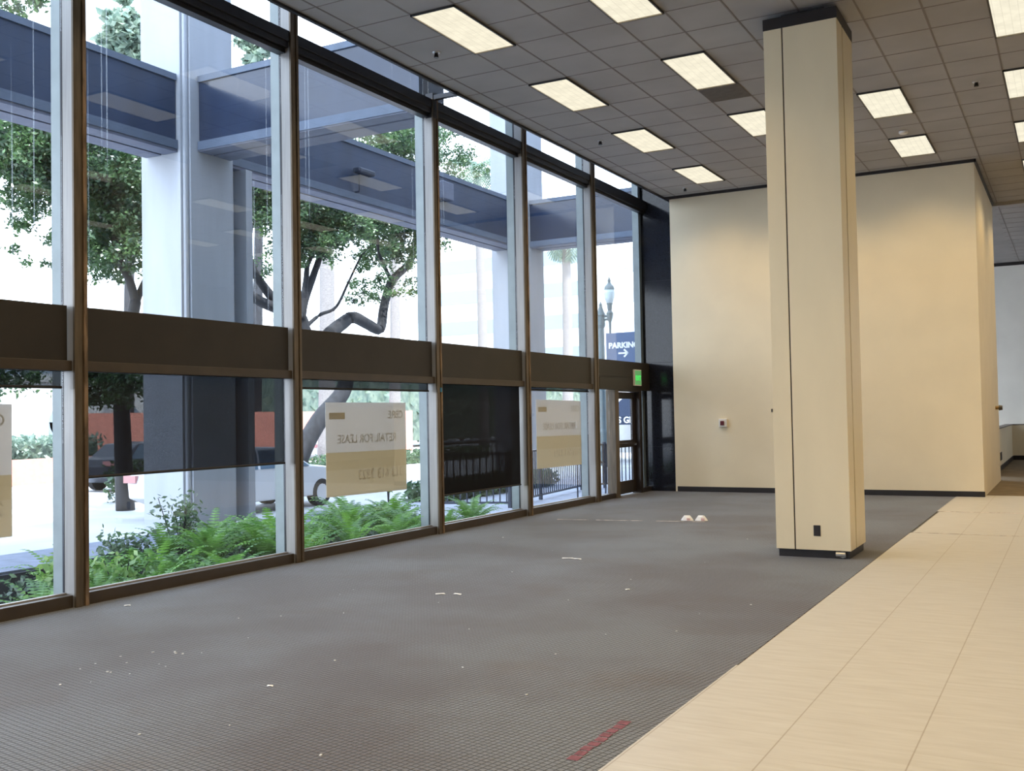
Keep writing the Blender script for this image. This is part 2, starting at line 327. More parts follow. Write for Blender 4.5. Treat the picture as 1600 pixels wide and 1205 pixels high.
def boxobj(name, dims, m, parent=None, bevel=0.0, kind=None):
    bm = bmesh.new(); box(bm, *dims); return obj(name, bm, m, parent, bevel, kind=kind)
def struct(name, dims, m, bevel=0.0): return boxobj(name, dims, m, None, bevel, 'structure')
def thing(name, label, cat, loc=(0, 0, 0), group=None, kind=None):
    o = bpy.data.objects.new(name, None); C.objects.link(o); o.location = loc; o.empty_display_size = 0.2
    tag(o, label, cat, group, kind); return o
def tag(o, label, cat, group=None, kind=None):
    if label: o['label'] = label
    if cat: o['category'] = cat
    if group: o['group'] = group
    if kind: o['kind'] = kind
    return o
def dup(root, loc, rotz=0.0, label=None, scale=None):
    r = root.copy(); C.objects.link(r); r.location = loc; r.rotation_euler = (0, 0, rotz)
    if scale: r.scale = scale
    if label: r['label'] = label
    for ch in list(root.children):
        c = ch.copy(); C.objects.link(c); c.parent = r
        for g in ch.children:
            d = g.copy(); C.objects.link(d); d.parent = c
    return r
def text(name, s, size, m, parent, mw, depth=0.002, bold=0.0, align='CENTER'):
    cu = bpy.data.curves.new(name, 'FONT'); cu.body = s; cu.size = size; cu.extrude = depth; cu.offset = bold
    cu.align_x = align; cu.align_y = 'CENTER'; cu.resolution_u = 3
    tmp = bpy.data.objects.new(name + '_tmp', cu); C.objects.link(tmp)
    dg = bpy.context.evaluated_depsgraph_get(); me = bpy.data.meshes.new_from_object(tmp.evaluated_get(dg))
    bpy.data.objects.remove(tmp); me.name = name; me.materials.clear(); me.materials.append(M[m]); me.transform(mw)
    o = bpy.data.objects.new(name, me); C.objects.link(o)
    if parent is not None:
        off = Vector((0, 0, 0)); p = parent
        while p is not None: off += Vector(p.location); p = p.parent
        me.transform(Matrix.Translation(-off)); o.parent = parent
    return o

GX = -7.76           # plane of the glazing
CH = 6.0             # ceiling height
YW = 19.917          # back wall
YM = [(-5.8, -5.67), (-2.75, -2.62), (0.20, 0.33), (3.10, 3.235), (6.005, 6.14), (8.871, 9.0), (11.788, 11.92), (14.395, 14.54), (17.04, 17.225)]

# ------------------------------------------------------------------ floor, walls, ceiling
XE = -1.904
bm = bmesh.new(); box(bm, GX - 0.1, -7, -0.2, XE, YW, 0.0); box(bm, XE, -7, -0.2, 9, 30, -0.012); obj('floor', bm, 'carpet', kind='structure')
bm = bmesh.new()     # cream tile field with its stepped edge
for (y0, y1, x0) in ((-7, 6.34, XE), (6.34, 13.97, XE + 0.012), (13.97, 17.0, XE + 0.04), (17.0, 20.3, XE + 0.0)):
    box(bm, x0 if y1 < 20 else XE, y0, -0.012, 9, y1, 0.004)
o = obj('floor', bm, 'tile', kind='structure')
bm = bmesh.new(); box(bm, XE + 0.03, 13.975, 0.004, 9, 13.99, 0.007); box(bm, XE + 0.03, 16.95, 0.004, 9, 17.01, 0.006); obj('trim_1', bm, 'strip', kind='structure')
struct('floor', (-7.8, 20.3, -0.2, 9, 35, 0.002), 'dirty_carpet')
struct('wall_back', (-7.143, YW, 0, -1.443, YW + 0.15, 6.0), 'wall')
struct('wall_return', (-1.593, YW + 0.15, 0, -1.443, 24.5, 6.0), 'wall')
struct('wall_far', (-7.9, 34.8, 0, 9, 35, 6.0), 'wall_pale')
struct('wall_left', (-7.95, YW, -0.1, -7.143, YW + 0.3, 7.3), 'granite')
struct('wall_behind', (-7.9, -7.2, 0, 9, -7, 7.3), 'wall_shell')
bm = bmesh.new(); box(bm, 9, -7.2, 0, 9.2, 29, 6.0); box(bm, 9, 29, 0, 9.2, 35, 2.8); box(bm, 9, 29, 4.75, 9.2, 35, 6.0); obj('wall_right', bm, 'wall_shell', kind='structure')  # unseen high opening added here to brighten the farther room
struct('baseboard_back', (-7.10, YW - 0.012, 0, -1.43, YW, 0.10), 'black_trim')
struct('trim_2', (-7.24, YW - 0.03, 5.945, -1.41, YW, 6.0), 'black_trim')
struct('trim_3', (-1.443, YW - 0.03, 5.94, -1.41, 24.5, 6.0), 'black_trim')
struct('trim_4', (-1.6, 24.45, 5.93, 9, 24.6, 6.0), 'ceiling')  # shallow beam added where only the light on the ceiling changes
struct('trim_5', (-6, 34.77, 5.9, 9, 34.8, 6.0), 'black_trim')
# ceiling with its edge short of the glazing, and the dark bulkhead above
struct('ceiling', (-7.24, -7.2, CH, 9.2, 35.2, CH + 0.08), 'ceiling')
struct('wall_bulkhead', (-7.24, -7.2, CH + 0.08, -7.16, YW, 7.3), 'dark_bronze')
struct('trim_6', (-7.275, -7.2, CH - 0.03, -7.235, YW, CH + 0.05), 'dark_bronze')
struct('roof', (-7.9, -7.2, 7.3, 9.2, 35.2, 7.5), 'wall_shell')
cols = [-7.0, -6.257, -5.692, -5.05, -4.396, -3.833, -3.203, -2.545, -1.963, -1.342, -0.70, -0.125, 0.51, 1.15, 1.72, 2.36, 3.0, 3.57, 4.2, 4.85, 5.42, 6.05, 6.7, 7.27, 7.9]
Y0, PI_ = 9.278, 0.6954
rows = [Y0 + PI_ * j for j in range(-23, 37)]
bm = bmesh.new()
for x in cols: box(bm, x - 0.010, -7, CH - 0.004, x + 0.010, YW if x < -1.44 else 34.8, CH)
for y in rows: box(bm, -7.24 if y < YW else -1.44, y - 0.007, CH - 0.003, 9, y + 0.007, CH)
obj('trim_7', bm, 'grid', kind='structure')

# ceiling lights -------------------------------------------------
def make_light(x0, x1, y0, y1, label, group):
    t = thing('ceiling_light', label, 'ceiling light', ((x0 + x1) / 2, (y0 + y1) / 2, CH), group)
    bm = bmesh.new(); e = 0.016; z0 = CH - 0.026
    box(bm, x0, y0, z0, x0 + e, y1, CH); box(bm, x1 - e, y0, z0, x1, y1, CH); box(bm, x0, y0, z0, x1, y0 + e, CH); box(bm, x0, y1 - e, z0, x1, y1, CH)
    obj('frame', bm, 'diffuser_frame', t)
    bm = bmesh.new(); v = [bm.verts.new(p) for p in ((x0 + e, y0 + e, CH - 0.012), (x0 + e, y1 - e, CH - 0.012), (x1 - e, y1 - e, CH - 0.012), (x1 - e, y0 + e, CH - 0.012))]; bm.faces.new(v)
    me = bpy.data.meshes.new('diffuser'); bm.to_mesh(me); bm.free(); me.materials.append(M['lens'])
    o = bpy.data.objects.new('diffuser', me); C.objects.link(o); me.transform(Matrix.Translation(-Vector(t.location))); o.parent = t
    return t
LX = {'A': (-6.257, -5.692), 'D': (-4.396, -3.833), 'H': (-2.545, -1.963), 'K': (-0.70, -0.125), 'N': (1.15, 1.72), 'Q': (3.0, 3.57)}
names = {
 ('A', 0): 'nearest ceiling light in the row closest to the windows', ('A', 4): 'second ceiling light in the row closest to the windows',
 ('A', 8): 'third ceiling light in the row closest to the windows', ('A', 12): 'small far ceiling light above the window corner of the back wall',
 ('D', 0): 'ceiling light cut by the top edge between the window row and the column', ('D', 4): 'ceiling light with a dark grille tile just beyond it',
 ('D', 8): 'ceiling light half hidden behind the left side of the column', ('D', 12): 'ceiling light hidden behind the cream column near the back wall',
 ('H', 8): 'ceiling light just right of the column', ('H', 12): 'ceiling light right of the column nearest the back wall',
 ('K', 4): 'bright ceiling light cut by the top right corner', ('K', 8): 'second ceiling light down the right edge',
 ('K', 12): 'third ceiling light down the right edge', ('K', 16): 'lowest sliver of a ceiling light at the right edge'}
for c, (xa, xb) in LX.items():
    for j in (-16, -12, -8, -4, 0, 4, 8, 12, 16, 20, 24):
        if c in 'ADH' and j > 12: continue
        if c == 'H' and j in (0, 4): continue
        if c == 'K' and j == 0: continue
        y0 = Y0 + PI_ * j
        if (c, j) in names: make_light(xa, xb, y0, y0 + 2 * PI_, 'cream glowing ' + names[(c, j)], 'recessed ceiling lights')
        elif j <= 0 or c not in 'AD':
            if j > 20 and c not in 'K': continue
            make_light(xa, xb, y0, y0 + 2 * PI_, 'unseen recessed ceiling light added beyond the frame to light the hall', 'ceiling lights out of view')  # unseen fixtures continuing the rows, added for their light
o = boxobj('return_grille', (-4.396, Y0 + 6 * PI_, CH - 0.008, -3.833, Y0 + 7 * PI_, CH), 'grille')
tag(o, 'dark grey air grille tile in the ceiling beside a glowing light', 'air vent')
def fitting(x, y, label, smoke=False):
    t = thing('ceiling_fitting' if not smoke else 'smoke_detector', label, 'ceiling sensor' if not smoke else 'smoke detector', (x, y, CH))
    bm = bmesh.new()
    if smoke:
        lathe(bm, x, y, [(0.075, CH - 0.004), (0.07, CH - 0.03), (0.05, CH - 0.045)]); obj('body', bm, 'white_plastic', t)
    else:
        lathe(bm, x, y, [(0.05, CH - 0.001), (0.045, CH - 0.01), (0.02, CH - 0.014)]); obj('flange', bm, 'chrome', t)
        bm = bmesh.new(); cyl(bm, (x, y, CH - 0.01), (x, y, CH - 0.065), 0.022, 0.03, 10); obj('head', bm, 'camera_black', t)
fitting(-6.65, 10.41, 'small black sprinkler head below the nearest window row light')
fitting(-6.59, 15.18, 'small black sprinkler head left of the third window row light')
fitting(-6.59, 19.3, 'tiny black sprinkler head in the ceiling corner by the granite')
fitting(-1.04, 15.19, 'small black sprinkler head on the ceiling right of the column')
fitting(-2.26, 17.28, 'faint white smoke detector between two lights right of the column', True)

# ------------------------------------------------------------------ column
t = thing('column', 'tall square cream panelled column with black base and cap', 'column', (-2.515, 11.72, 0))
cx0, cx1, cy0, cy1 = -2.909, -2.121, 11.289, 12.157
boxobj('base', (cx0 + 0.02, cy0 + 0.03, 0, cx1 - 0.02, cy1 - 0.03, 0.085), 'black_trim', t)
boxobj('core', (cx0 + 0.012, cy0 + 0.012, 0.08, cx1 - 0.012, cy1 - 0.012, 5.8), 'black_trim', t)
g = 0.007; XR, YR = -2.705, 11.60
def panel(x0, y0, x1, y1): boxobj('panel', (x0, y0, 0.085, x1, y1, 5.80), 'column', t, 0.002)
panel(cx0, cy0, XR - g, cy0 + 0.02); panel(XR + g, cy0, cx1, cy0 + 0.02)
panel(cx1 - 0.02, cy0 + 0.0201, cx1, YR - 0.02); panel(cx1 - 0.02, YR + 0.02, cx1, cy1)
panel(cx0, cy0 + 0.0201, cx0 + 0.02, cy1); panel(cx0 + 0.0201, cy1 - 0.02, cx1 - 0.0201, cy1)
boxobj('cap', (cx0 - 0.004, cy0 - 0.004, 5.80, cx1 + 0.004, cy1 + 0.004, 5.925), 'black_trim', t)
boxobj('neck', (cx0 + 0.16, cy0 + 0.16, 5.925, cx1 - 0.16, cy1 - 0.16, CH), 'black_trim', t)
bm = bmesh.new(); cyl(bm, (-2.28, cy0 + 0.028, 0.045), (-2.18, cy0 + 0.028, 0.045), 0.032, seg=10); cyl(bm, (-2.21, cy0 + 0.02, 0.045), (-2.21, cy0 + 0.005, 0.045), 0.034, seg=12)
obj('base_fitting', bm, 'chrome', t)['label'] = 'dull metal fitting in the base corner'
t = thing('power_outlet', 'black power outlet low on the front of the column', 'power outlet', (-2.47, cy0, 0.29))
boxobj('cover_plate', (-2.505, cy0 - 0.006, 0.235, -2.432, cy0, 0.35), 'black_trim', t, 0.002)
for z in (0.265, 0.318):
    bm = bmesh.new(); box(bm, -2.487, cy0 - 0.009, z - 0.016, -2.450, cy0 - 0.006, z + 0.016); obj('socket', bm, 'door_metal', t, 0.002)

# ------------------------------------------------------------------ wall devices
t = thing('fire_alarm', 'small white box with a dark red lens on the back wall', 'alarm', (-6.11, YW, 1.37))
boxobj('housing', (-6.20, YW - 0.06, 1.29, -6.04, YW, 1.45), 'white_plastic', t, 0.008)
boxobj('lens', (-6.165, YW - 0.085, 1.325, -6.09, YW - 0.06, 1.41), 'red_plastic', t, 0.006)
t = thing('wall_hook', 'tiny grey hook on the back wall beside the column', 'hook', (-5.15, YW, 1.60))
boxobj('plate', (-5.165, YW - 0.012, 1.57, -5.135, YW, 1.63), 'knob', t)
t = thing('round_knob', 'brass and black knob on the edge of the return wall', 'peg', (-1.443, 23.5, 1.57))  # round knob projecting from the return wall
bm = bmesh.new(); cyl(bm, (-1.443, 23.5, 1.57), (-1.38, 23.5, 1.57), 0.035); obj('stem', bm, 'brass', t)
bm = bmesh.new(); cyl(bm, (-1.38, 23.5, 1.57), (-1.31, 23.5, 1.57), 0.055, 0.045); obj('grip', bm, 'knob', t)
# low partition in the farther room
t = thing('low_partition', 'low cream partition with a thin dark top in the farther room', 'partition', (-1.75, 30, 0))
boxobj('side_panel', (-1.82, 26.0, 0, -1.67, 34.4, 1.04), 'wall', t); boxobj('end_panel', (-1.67, 34.2, 0, 4, 34.4, 1.04), 'wall', t)
bm = bmesh.new(); box(bm, -1.84, 26.0, 1.04, -1.65, 34.42, 1.07); box(bm, -1.65, 34.18, 1.04, 4, 34.42, 1.07); obj('top_rail', bm, 'grid', t)
bm = bmesh.new(); box(bm, -1.67, 26.0, 0, -1.655, 34.2, 0.12); box(bm, -1.655, 34.185, 0, 4, 34.2, 0.13); obj('skirting', bm, 'black_trim', t)
t = thing('wall_socket', 'black socket low on the partition in the farther room', 'power outlet', (-1.67, 28.5, 0.35))
boxobj('cover_plate', (-1.67, 28.2, 0.25, -1.655, 28.9, 0.45), 'black_trim', t, 0.003)

# ------------------------------------------------------------------ glazed wall
def mullion(ya, yb, top=7.3, n=1):
    t = thing('mullion', 'mullion', 'mullion'); del t['label']; del t['category']; t.name = 'trim_%d' % (10 + n); t['kind'] = 'structure'; t.location = (GX, ya, 0)
    bm = bmesh.new(); box(bm, GX + 0.006, ya + 0.004, 0, -7.625, yb - 0.004, top); obj('mullion_side', bm, 'bronze_skylit', t, 0.002)
    w = yb - ya; bm = bmesh.new()
    box(bm, -7.625, ya, 0, -7.600, ya + w * 0.52, top); box(bm, -7.625, ya + w * 0.52, 0, -7.612, ya + w * 0.72, top)
    obj('mullion_face', bm, 'bronze', t, 0.002)
    bm = bmesh.new(); box(bm, -7.625, ya + w * 0.72, 0, -7.598, yb, top); obj('mullion_edge', bm, 'scuff' if n in (4, 6, 7) else 'bronze', t, 0.002)
    bm = bmesh.new(); box(bm, GX - 0.15, ya + 0.01, -0.3, GX - 0.016, yb - 0.01, top); obj('outer_fin', bm, 'outer_fin', t, 0.002)
    bm = bmesh.new(); box(bm, GX - 0.018, ya + 0.002, 0, GX + 0.008, yb - 0.002, top); obj('gasket', bm, 'dark_bronze', t)
for i, (ya, yb) in enumerate(YM): mullion(ya, yb, 7.3 if i != 6 else 5.97, i)
TZ0, TZ1 = 5.715, 5.955
def window(n, ya, yb):
    t = thing('window', '', ''); t.name = 'window_%d' % n; t['kind'] = 'structure'; t.location = (GX, ya, 0)
    boxobj('sill', (GX - 0.06, ya, -0.02, -7.64, yb, 0.105), 'lip', t, 0.003)
    boxobj('sill_bead', (GX - 0.01, ya, 0.105, GX + 0.03, yb, 0.118), 'bronze_skylit', t)
    boxobj('pane', (GX - 0.004, ya, 0.118, GX + 0.004, yb, 2.13), 'glass', t)
    boxobj('pane', (GX - 0.004, ya, 2.60, GX + 0.004, yb, TZ0), 'glass', t)
    boxobj('pane', (GX - 0.004, ya, TZ1, GX + 0.004, yb, 7.3), 'glass', t)
    bm = bmesh.new(); box(bm, GX - 0.05, ya, TZ0 + 0.05, -7.635, yb, TZ1); box(bm, GX - 0.03, ya, TZ0, -7.68, yb, TZ0 + 0.05); box(bm, -7.635, ya, TZ0 + 0.12, -7.615, yb, TZ1); obj('transom', bm, 'dark_bronze', t, 0.003)
    boxobj('spandrel', (GX - 0.03, ya, 2.13, -7.66, yb - 0.03, 2.615), 'band', t, 0.003)
    bm = bmesh.new(); box(bm, GX - 0.03, ya, 2.045, -7.635, yb, 2.135); obj('rail', bm, 'lip', t, 0.004)
W_ = [(1, 3), (2, 4), (3, 5), (4, 6), (5, 7)]
for n, i in W_: window(n, YM[i][1], YM[i + 1][0])
for n, i in ((7, 0), (8, 1), (9, 2)): window(n, YM[i][1], YM[i + 1][0])
# short strut from the third mullion to the ceiling edge
bm = bmesh.new(); box(bm, GX, 11.80, 5.95, -7.22, 11.87, 6.01); box(bm, -7.72, 11.79, 5.7, -7.60, 11.92, 6.04); obj('trim_8', bm, 'dark_bronze', kind='structure')

# door bay
ya, yb = YM[8][1], YW
t = thing('window', '', ''); t.name = 'window_6'; t['kind'] = 'structure'; t.location = (GX, ya, 0)
boxobj('pane', (GX - 0.004, ya, 2.60, GX + 0.004, yb, TZ0), 'glass', t); boxobj('pane', (GX - 0.004, ya, TZ1, GX + 0.004, yb, 7.3), 'glass', t)
boxobj('pane', (GX - 0.004, ya, 0.09, GX + 0.004, 18.02, 2.03), 'glass', t); boxobj('pane', (GX - 0.004, 19.42, 0.09, GX + 0.004, yb, 2.05), 'glass', t)
bm = bmesh.new(); box(bm, GX - 0.05, ya, TZ0 + 0.05, -7.635, yb, TZ1); box(bm, GX - 0.03, ya, TZ0, -7.68, yb, TZ0 + 0.05); obj('transom', bm, 'dark_bronze', t, 0.003)
bm = bmesh.new(); box(bm, GX - 0.03, ya, 2.05, -7.66, yb, 2.61); box(bm, -7.66, ya + 0.02, 2.30, -7.64, 18.95, 2.33); box(bm, -7.66, ya + 0.02, 2.05, -7.60, 18.6, 2.27); obj('header', bm, 'band', t, 0.003)
bm = bmesh.new(); box(bm, GX - 0.06, ya, -0.02, -7.66, 18.05, 0.09); box(bm, GX - 0.06, 19.40, -0.02, -7.66, yb, 0.09); obj('sill', bm, 'door_metal', t)
bm = bmesh.new(); box(bm, GX - 0.15, yb - 0.14, -0.3, GX - 0.016, yb - 0.001, 7.3); obj('outer_fin', bm, 'outer_fin', t)
d = thing('door', '', ''); d.name = 'door_1'; d['kind'] = 'structure'; d.location = (GX, 18.7, 0)
bm = bmesh.new(); box(bm, GX - 0.06, 18.02, 0, -7.63, 18.20, 2.05); obj('jamb', bm, 'bronze', d, 0.003)
bm = bmesh.new(); box(bm, GX - 0.06, 19.28, 0, -7.64, 19.42, 2.05); box(bm, GX - 0.06, 18.2, 2.02, -7.64, 19.28, 2.05); obj('door_frame', bm, 'door_metal', d, 0.003)
bm = bmesh.new(); x0, x1 = GX - 0.02, GX + 0.025
box(bm, x0, 18.21, 0.03, x1, 18.33, 2.01); box(bm, x0, 19.13, 0.03, x1, 19.27, 2.01); box(bm, x0, 18.33, 1.88, x1, 19.13, 2.01); box(bm, x0, 18.33, 0.03, x1, 19.13, 0.28); box(bm, x0, 18.33, 0.93, x1, 19.13, 1.07)
obj('door_leaf', bm, 'door_metal', d, 0.003)
boxobj('door_glass', (GX - 0.003, 18.33, 0.28, GX + 0.003, 19.13, 0.93), 'glass', d); boxobj('door_glass', (GX - 0.003, 18.33, 1.07, GX + 0.003, 19.13, 1.88), 'glass', d)
bm = bmesh.new(); cyl(bm, (x1 + 0.05, 18.30, 1.0), (x1 + 0.05, 19.18, 1.0), 0.016); cyl(bm, (x1, 18.36, 1.0), (x1 + 0.05, 18.36, 1.0), 0.012); cyl(bm, (x1, 19.12, 1.0), (x1 + 0.05, 19.12, 1.0), 0.012); obj('push_bar', bm, 'door_metal', d, smooth=True)
bm = bmesh.new(); cyl(bm, (x1, 19.2, 0.98), (x1 + 0.04, 19.2, 0.98), 0.022); obj('lock', bm, 'chrome', d)
# granite joints
bm = bmesh.new()
for z in (0.9, 2.62, 4.3): box(bm, -7.76, YW - 0.002, z, -7.143, YW, z + 0.006)
obj('trim_9', bm, 'slot', kind='structure')

t = thing('exit_sign', 'small green exit sign above the glass door', 'exit sign', (-7.62, 19.15, 2.3))
boxobj('housing', (-7.655, 19.0, 2.14, -7.615, 19.36, 2.46), 'white_plastic', t, 0.004)
boxobj('face_plate', (-7.615, 19.02, 2.16, -7.611, 19.34, 2.44), 'exit_face', t)
text('exit_text', 'EXIT', 0.13, 'exit_text', t, Matrix.Translation((-7.609, 19.18, 2.29)) @ Matrix.Rotation(math.radians(90), 4, 'Z') @ Matrix.Rotation(math.radians(90), 4, 'X'), 0.001, 0.004)
o = boxobj('tape_scrap', (-7.611, 11.86, 1.93, -7.594, 11.90, 1.99), 'blue_tape'); tag(o, 'scrap of blue tape on the mullion left of the deep shade', 'tape')

# roller shades ---------------------------------------------------
def shade(ya, yb, z, label, tilt=0.0, m='shade'):
    t = thing('roller_shade', label, 'roller shade', (-7.70, (ya + yb) / 2, 2.05), 'black mesh roller shades')
    ya += 0.015; yb -= 0.05; x = -7.715
    bm = bmesh.new(); n = 24; top, bot = [], []
    for i in range(n + 1):
        u = i / n; y = ya + (yb - ya) * u; xo = x + 0.004 * math.sin(u * 9 + z)
        top.append(bm.verts.new((x, y, 2.06))); bot.append(bm.verts.new((xo, y, z + tilt * u)))
    for i in range(n): bm.faces.new((bot[i], bot[i + 1], top[i + 1], top[i]))
    obj('fabric', bm, m, t)
    bm = bmesh.new(); cyl(bm, (x, ya, z), (x, yb, z + tilt), 0.013, seg=8); obj('bottom_bar', bm, 'black_trim', t)
shade(YM[3][1], YM[4][0], 1.905, 'black mesh roller shade barely lowered in the leftmost window')
shade(YM[4][1], YM[5][0], 1.11, 'black mesh roller shade half lowered before the concrete pillar')
shade(YM[5][1], YM[6][0], 1.945, 'black mesh roller shade barely lowered above the larger lease banner')
shade(YM[6][1], YM[7][0], 0.50, 'black mesh roller shade drawn down almost to the sill', 0.0, 'shade_dense')
shade(YM[7][1], YM[8][0], 2.00, 'black mesh roller shade barely lowered above the smaller lease banner')

# lease banners on the outside of the glass, seen from behind ------
def banner(corners, label, txt=True, rounded=False):
    # corners: y0,y1,z-top-left,z-top-right,z-bottom-left,z-bottom-right
    y0, y1, ztl, ztr, zbl, zbr = corners; x = GX - 0.012
    t = thing('window_sign', label, 'sign', (x, (y0 + y1) / 2, zbl), 'lease banners taped to the glass')
    def part(name, u0, u1, m):
        bm = bmesh.new(); a = ztl + (zbl - ztl) * u0; b = ztr + (zbr - ztr) * u0; c = ztl + (zbl - ztl) * u1; e = ztr + (zbr - ztr) * u1
        vs = []
        for xx in (x - 0.0015, x + 0.0015):
            vs.append([bm.verts.new((xx, y0, a)), bm.verts.new((xx, y1, b)), bm.verts.new((xx, y1, e)), bm.verts.new((xx, y0, c))])
        bm.faces.new(vs[0]); bm.faces.new(vs[1][::-1])
        for k in range(4): bm.faces.new((vs[0][k], vs[0][(k + 1) % 4], vs[1][(k + 1) % 4], vs[1][k]))
        obj(name, bm, m, t)
    part('upper_panel', 0, 0.535, 'banner_top'); part('middle_band', 0.535, 0.72, 'banner_mid'); part('lower_panel', 0.72, 1.0, 'banner_low')
    H = (ztl - zbl); W = (y1 - y0)
    base = Matrix.Rotation(math.radians(90), 4, 'Z') @ Matrix.Rotation(math.radians(90), 4, 'X') @ Matrix.Diagonal((-1, 1, 1, 1))
    def put(s, cy, cz, size, m, nm): text(nm, s, size, m, t, Matrix.Translation((x + 0.002, y0 + W * cy, ztl - H * cz)) @ base, 0.0006, 0.002)
    put('RETAIL FOR LEASE', 0.5, 0.40, W * 0.090, 'banner_text', 'print')
    put('CBRE', 0.86, 0.14, W * 0.085, 'banner_text', 'print')
    put('213 613 3323', 0.66, 0.80, W * 0.105, 'banner_text_low', 'print')
    bm = bmesh.new(); box(bm, x + 0.0016, y0 + W * 0.04, ztl - H * 0.18, x + 0.0024, y0 + W * 0.22, ztl - H * 0.11); obj('print_block', bm, 'banner_mid', t)
banner((9.61, 11.27, 1.785, 1.785, 0.66, 0.64), 'pale tan lease banner seen from behind in the third window', True)
banner((15.03, 16.77, 1.85, 1.83, 0.705, 0.695), 'pale tan lease banner seen from behind nearest the door')
banner((3.95, 5.52, 1.78, 1.76, 0.66, 0.66), 'pale tan lease banner cut off by the left edge')

# ------------------------------------------------------------------ litter on the carpet
def plate(x, y, label, k):
    t = thing('crumpled_wrapper', label, 'litter', (x, y, 0))
    bm = bmesh.new(); n = 14; top = bm.verts.new((x + 0.01, y, 0.075)); rings = []
    for r_, z in ((0.045, 0.065), (0.075, 0.03), (0.095, 0.001)):
        rings.append([bm.verts.new((x + r_ * (1 + 0.12 * math.sin(3 * a + k)) * math.cos(a), y + 0.6 * r_ * math.sin(a), z * (1 + 0.15 * math.sin(2 * a + k)))) for a in [2 * math.pi * i / n for i in range(n)]])
    for i in range(n): bm.faces.new((top, rings[0][i], rings[0][(i + 1) % n]))
    for a, b in zip(rings, rings[1:]):
        for i in range(n): bm.faces.new((a[i], b[i], b[(i + 1) % n], a[(i + 1) % n]))
    bm.faces.new(rings[-1]); obj('paper', bm, 'paper', t)
    bm = bmesh.new(); box(bm, x + 0.02, y - 0.066, 0.006, x + 0.07, y - 0.055, 0.04); obj('pink_flap', bm, 'plate_tint', t)
plate(-5.06, 14.55, 'left one of two small white crumpled wrappers on the far carpet', 0.3)
plate(-4.86, 14.60, 'right one of two small white crumpled wrappers on the far carpet', 1.9)
def scrap(x, y, sx_, sy, rz, label, group=None, z=0.004):
    bm = bmesh.new(); v = []
    for i, (a, b) in enumerate(((-1, -0.7), (0.2, -1), (1, -0.3), (0.7, 0.9), (-0.5, 1), (-1, 0.2))): v.append(bm.verts.new((a * sx_, b * sy, 0.001 + 0.006 * (i % 2))))
    f = bm.faces.new(v); r = bmesh.ops.extrude_face_region(bm, geom=[f]); bmesh.ops.translate(bm, verts=[q for q in r['geom'] if isinstance(q, bmesh.types.BMVert)], vec=(0, 0, 0.002))
    o = obj('paper_scrap', bm, 'paper'); o.location = (x, y, 0.0); o.rotation_euler[2] = rz; tag(o, label, 'litter', group)
scrap(-4.95, 10.28, 0.07, 0.02, 0.2, 'left white paper scrap of a pair level with the column base', 'paper scraps')
scrap(-4.83, 10.27, 0.05, 0.016, -0.2, 'right white paper scrap of a pair level with the column base', 'paper scraps')
scrap(-5.03, 7.80, 0.045, 0.02, 0.5, 'left white scrap of a pair in the middle of the carpet', 'paper scraps')
scrap(-4.88, 7.85, 0.045, 0.02, -0.3, 'right white scrap of a pair in the middle of the carpet', 'paper scraps')
scrap(-4.25, 4.71, 0.020, 0.010, 0.1, 'white scrap on the open carpet nearest the camera', 'paper scraps')
scrap(-7.25, 6.25, 0.028, 0.016, 0.6, 'white scrap on the carpet beside the foot of the leftmost mullion', 'paper scraps')
scrap(-3.58, 8.65, 0.022, 0.014, 0.6, 'white scrap on the carpet between the column and the camera', 'paper scraps')
rr = random.Random(3)
for k in range(46):
    if k < 14: x, y = rr.uniform(-5.9, -5.2), rr.uniform(4.5, 5.2)
    else: x, y = rr.uniform(-6.8, -2.1), rr.uniform(3.6, 13)
    if x * -1 + 0 < 2.1: continue
    bm = bmesh.new(); box(bm, -0.006, -0.004, 0, 0.006, 0.004, 0.003); o = obj('carpet_crumb', bm, 'paper', None); o.location = (x, y, 0); o.rotation_euler[2] = rr.random() * 3
    o.scale = (rr.uniform(0.5, 1.5),) * 3; 
    if k < 14: tag(o, 'tiny white crumb in the loose cluster on the left of the carpet', 'litter', 'tiny crumbs clustered on the left')
    else: tag(o, 'tiny lone white crumb on the open carpet %s' % ('near the windows' if x < -5.2 else ('near the tiles' if x > -3.4 else ('in the foreground' if y < 7 else 'short of the column'))), 'litter', 'tiny crumbs scattered on the carpet')
# worn pale strip and chalk marks on the carpet
bm = bmesh.new(); y = 14.10
for k in range(22):
    x = -6.95 + k * 0.1
    if k in (5, 13, 14, 19): continue
    box(bm, x, 14.1 + (x + 6.81) * 0.17 - 0.02, 0.0, x + 0.1, 14.1 + (x + 6.81) * 0.17 + 0.025, 0.003)
o = obj('floor_strip', bm, 'strip'); tag(o, 'worn pale seam strip on the far carpet running to the wrappers', 'floor strip')
bm = bmesh.new()
for k in range(9): box(bm, -2.09 - 0.012 + 0.004 * math.sin(k * 2.1), 4.30 + k * 0.075, 0, -2.05 + 0.004 * math.cos(k * 1.7), 4.36 + k * 0.075, 0.002)
o = obj('chalk_mark', bm, 'pink_tape'); tag(o, 'pink chalk line on the carpet beside the cream tiles', 'chalk mark')

def px(x, y, X):       # ray through a measured image point met with a plane of constant X
    d = Vector(((x - 800) / 1607.13, 1.0, (602.5 - y) / 1607.13)); v = Vector([sum(R[i][k] * d[k] for k in range(3)) for i in range(3)])
    s = X / v.x; return Vector((v.x * s, v.y * s, v.z * s + 1.583))
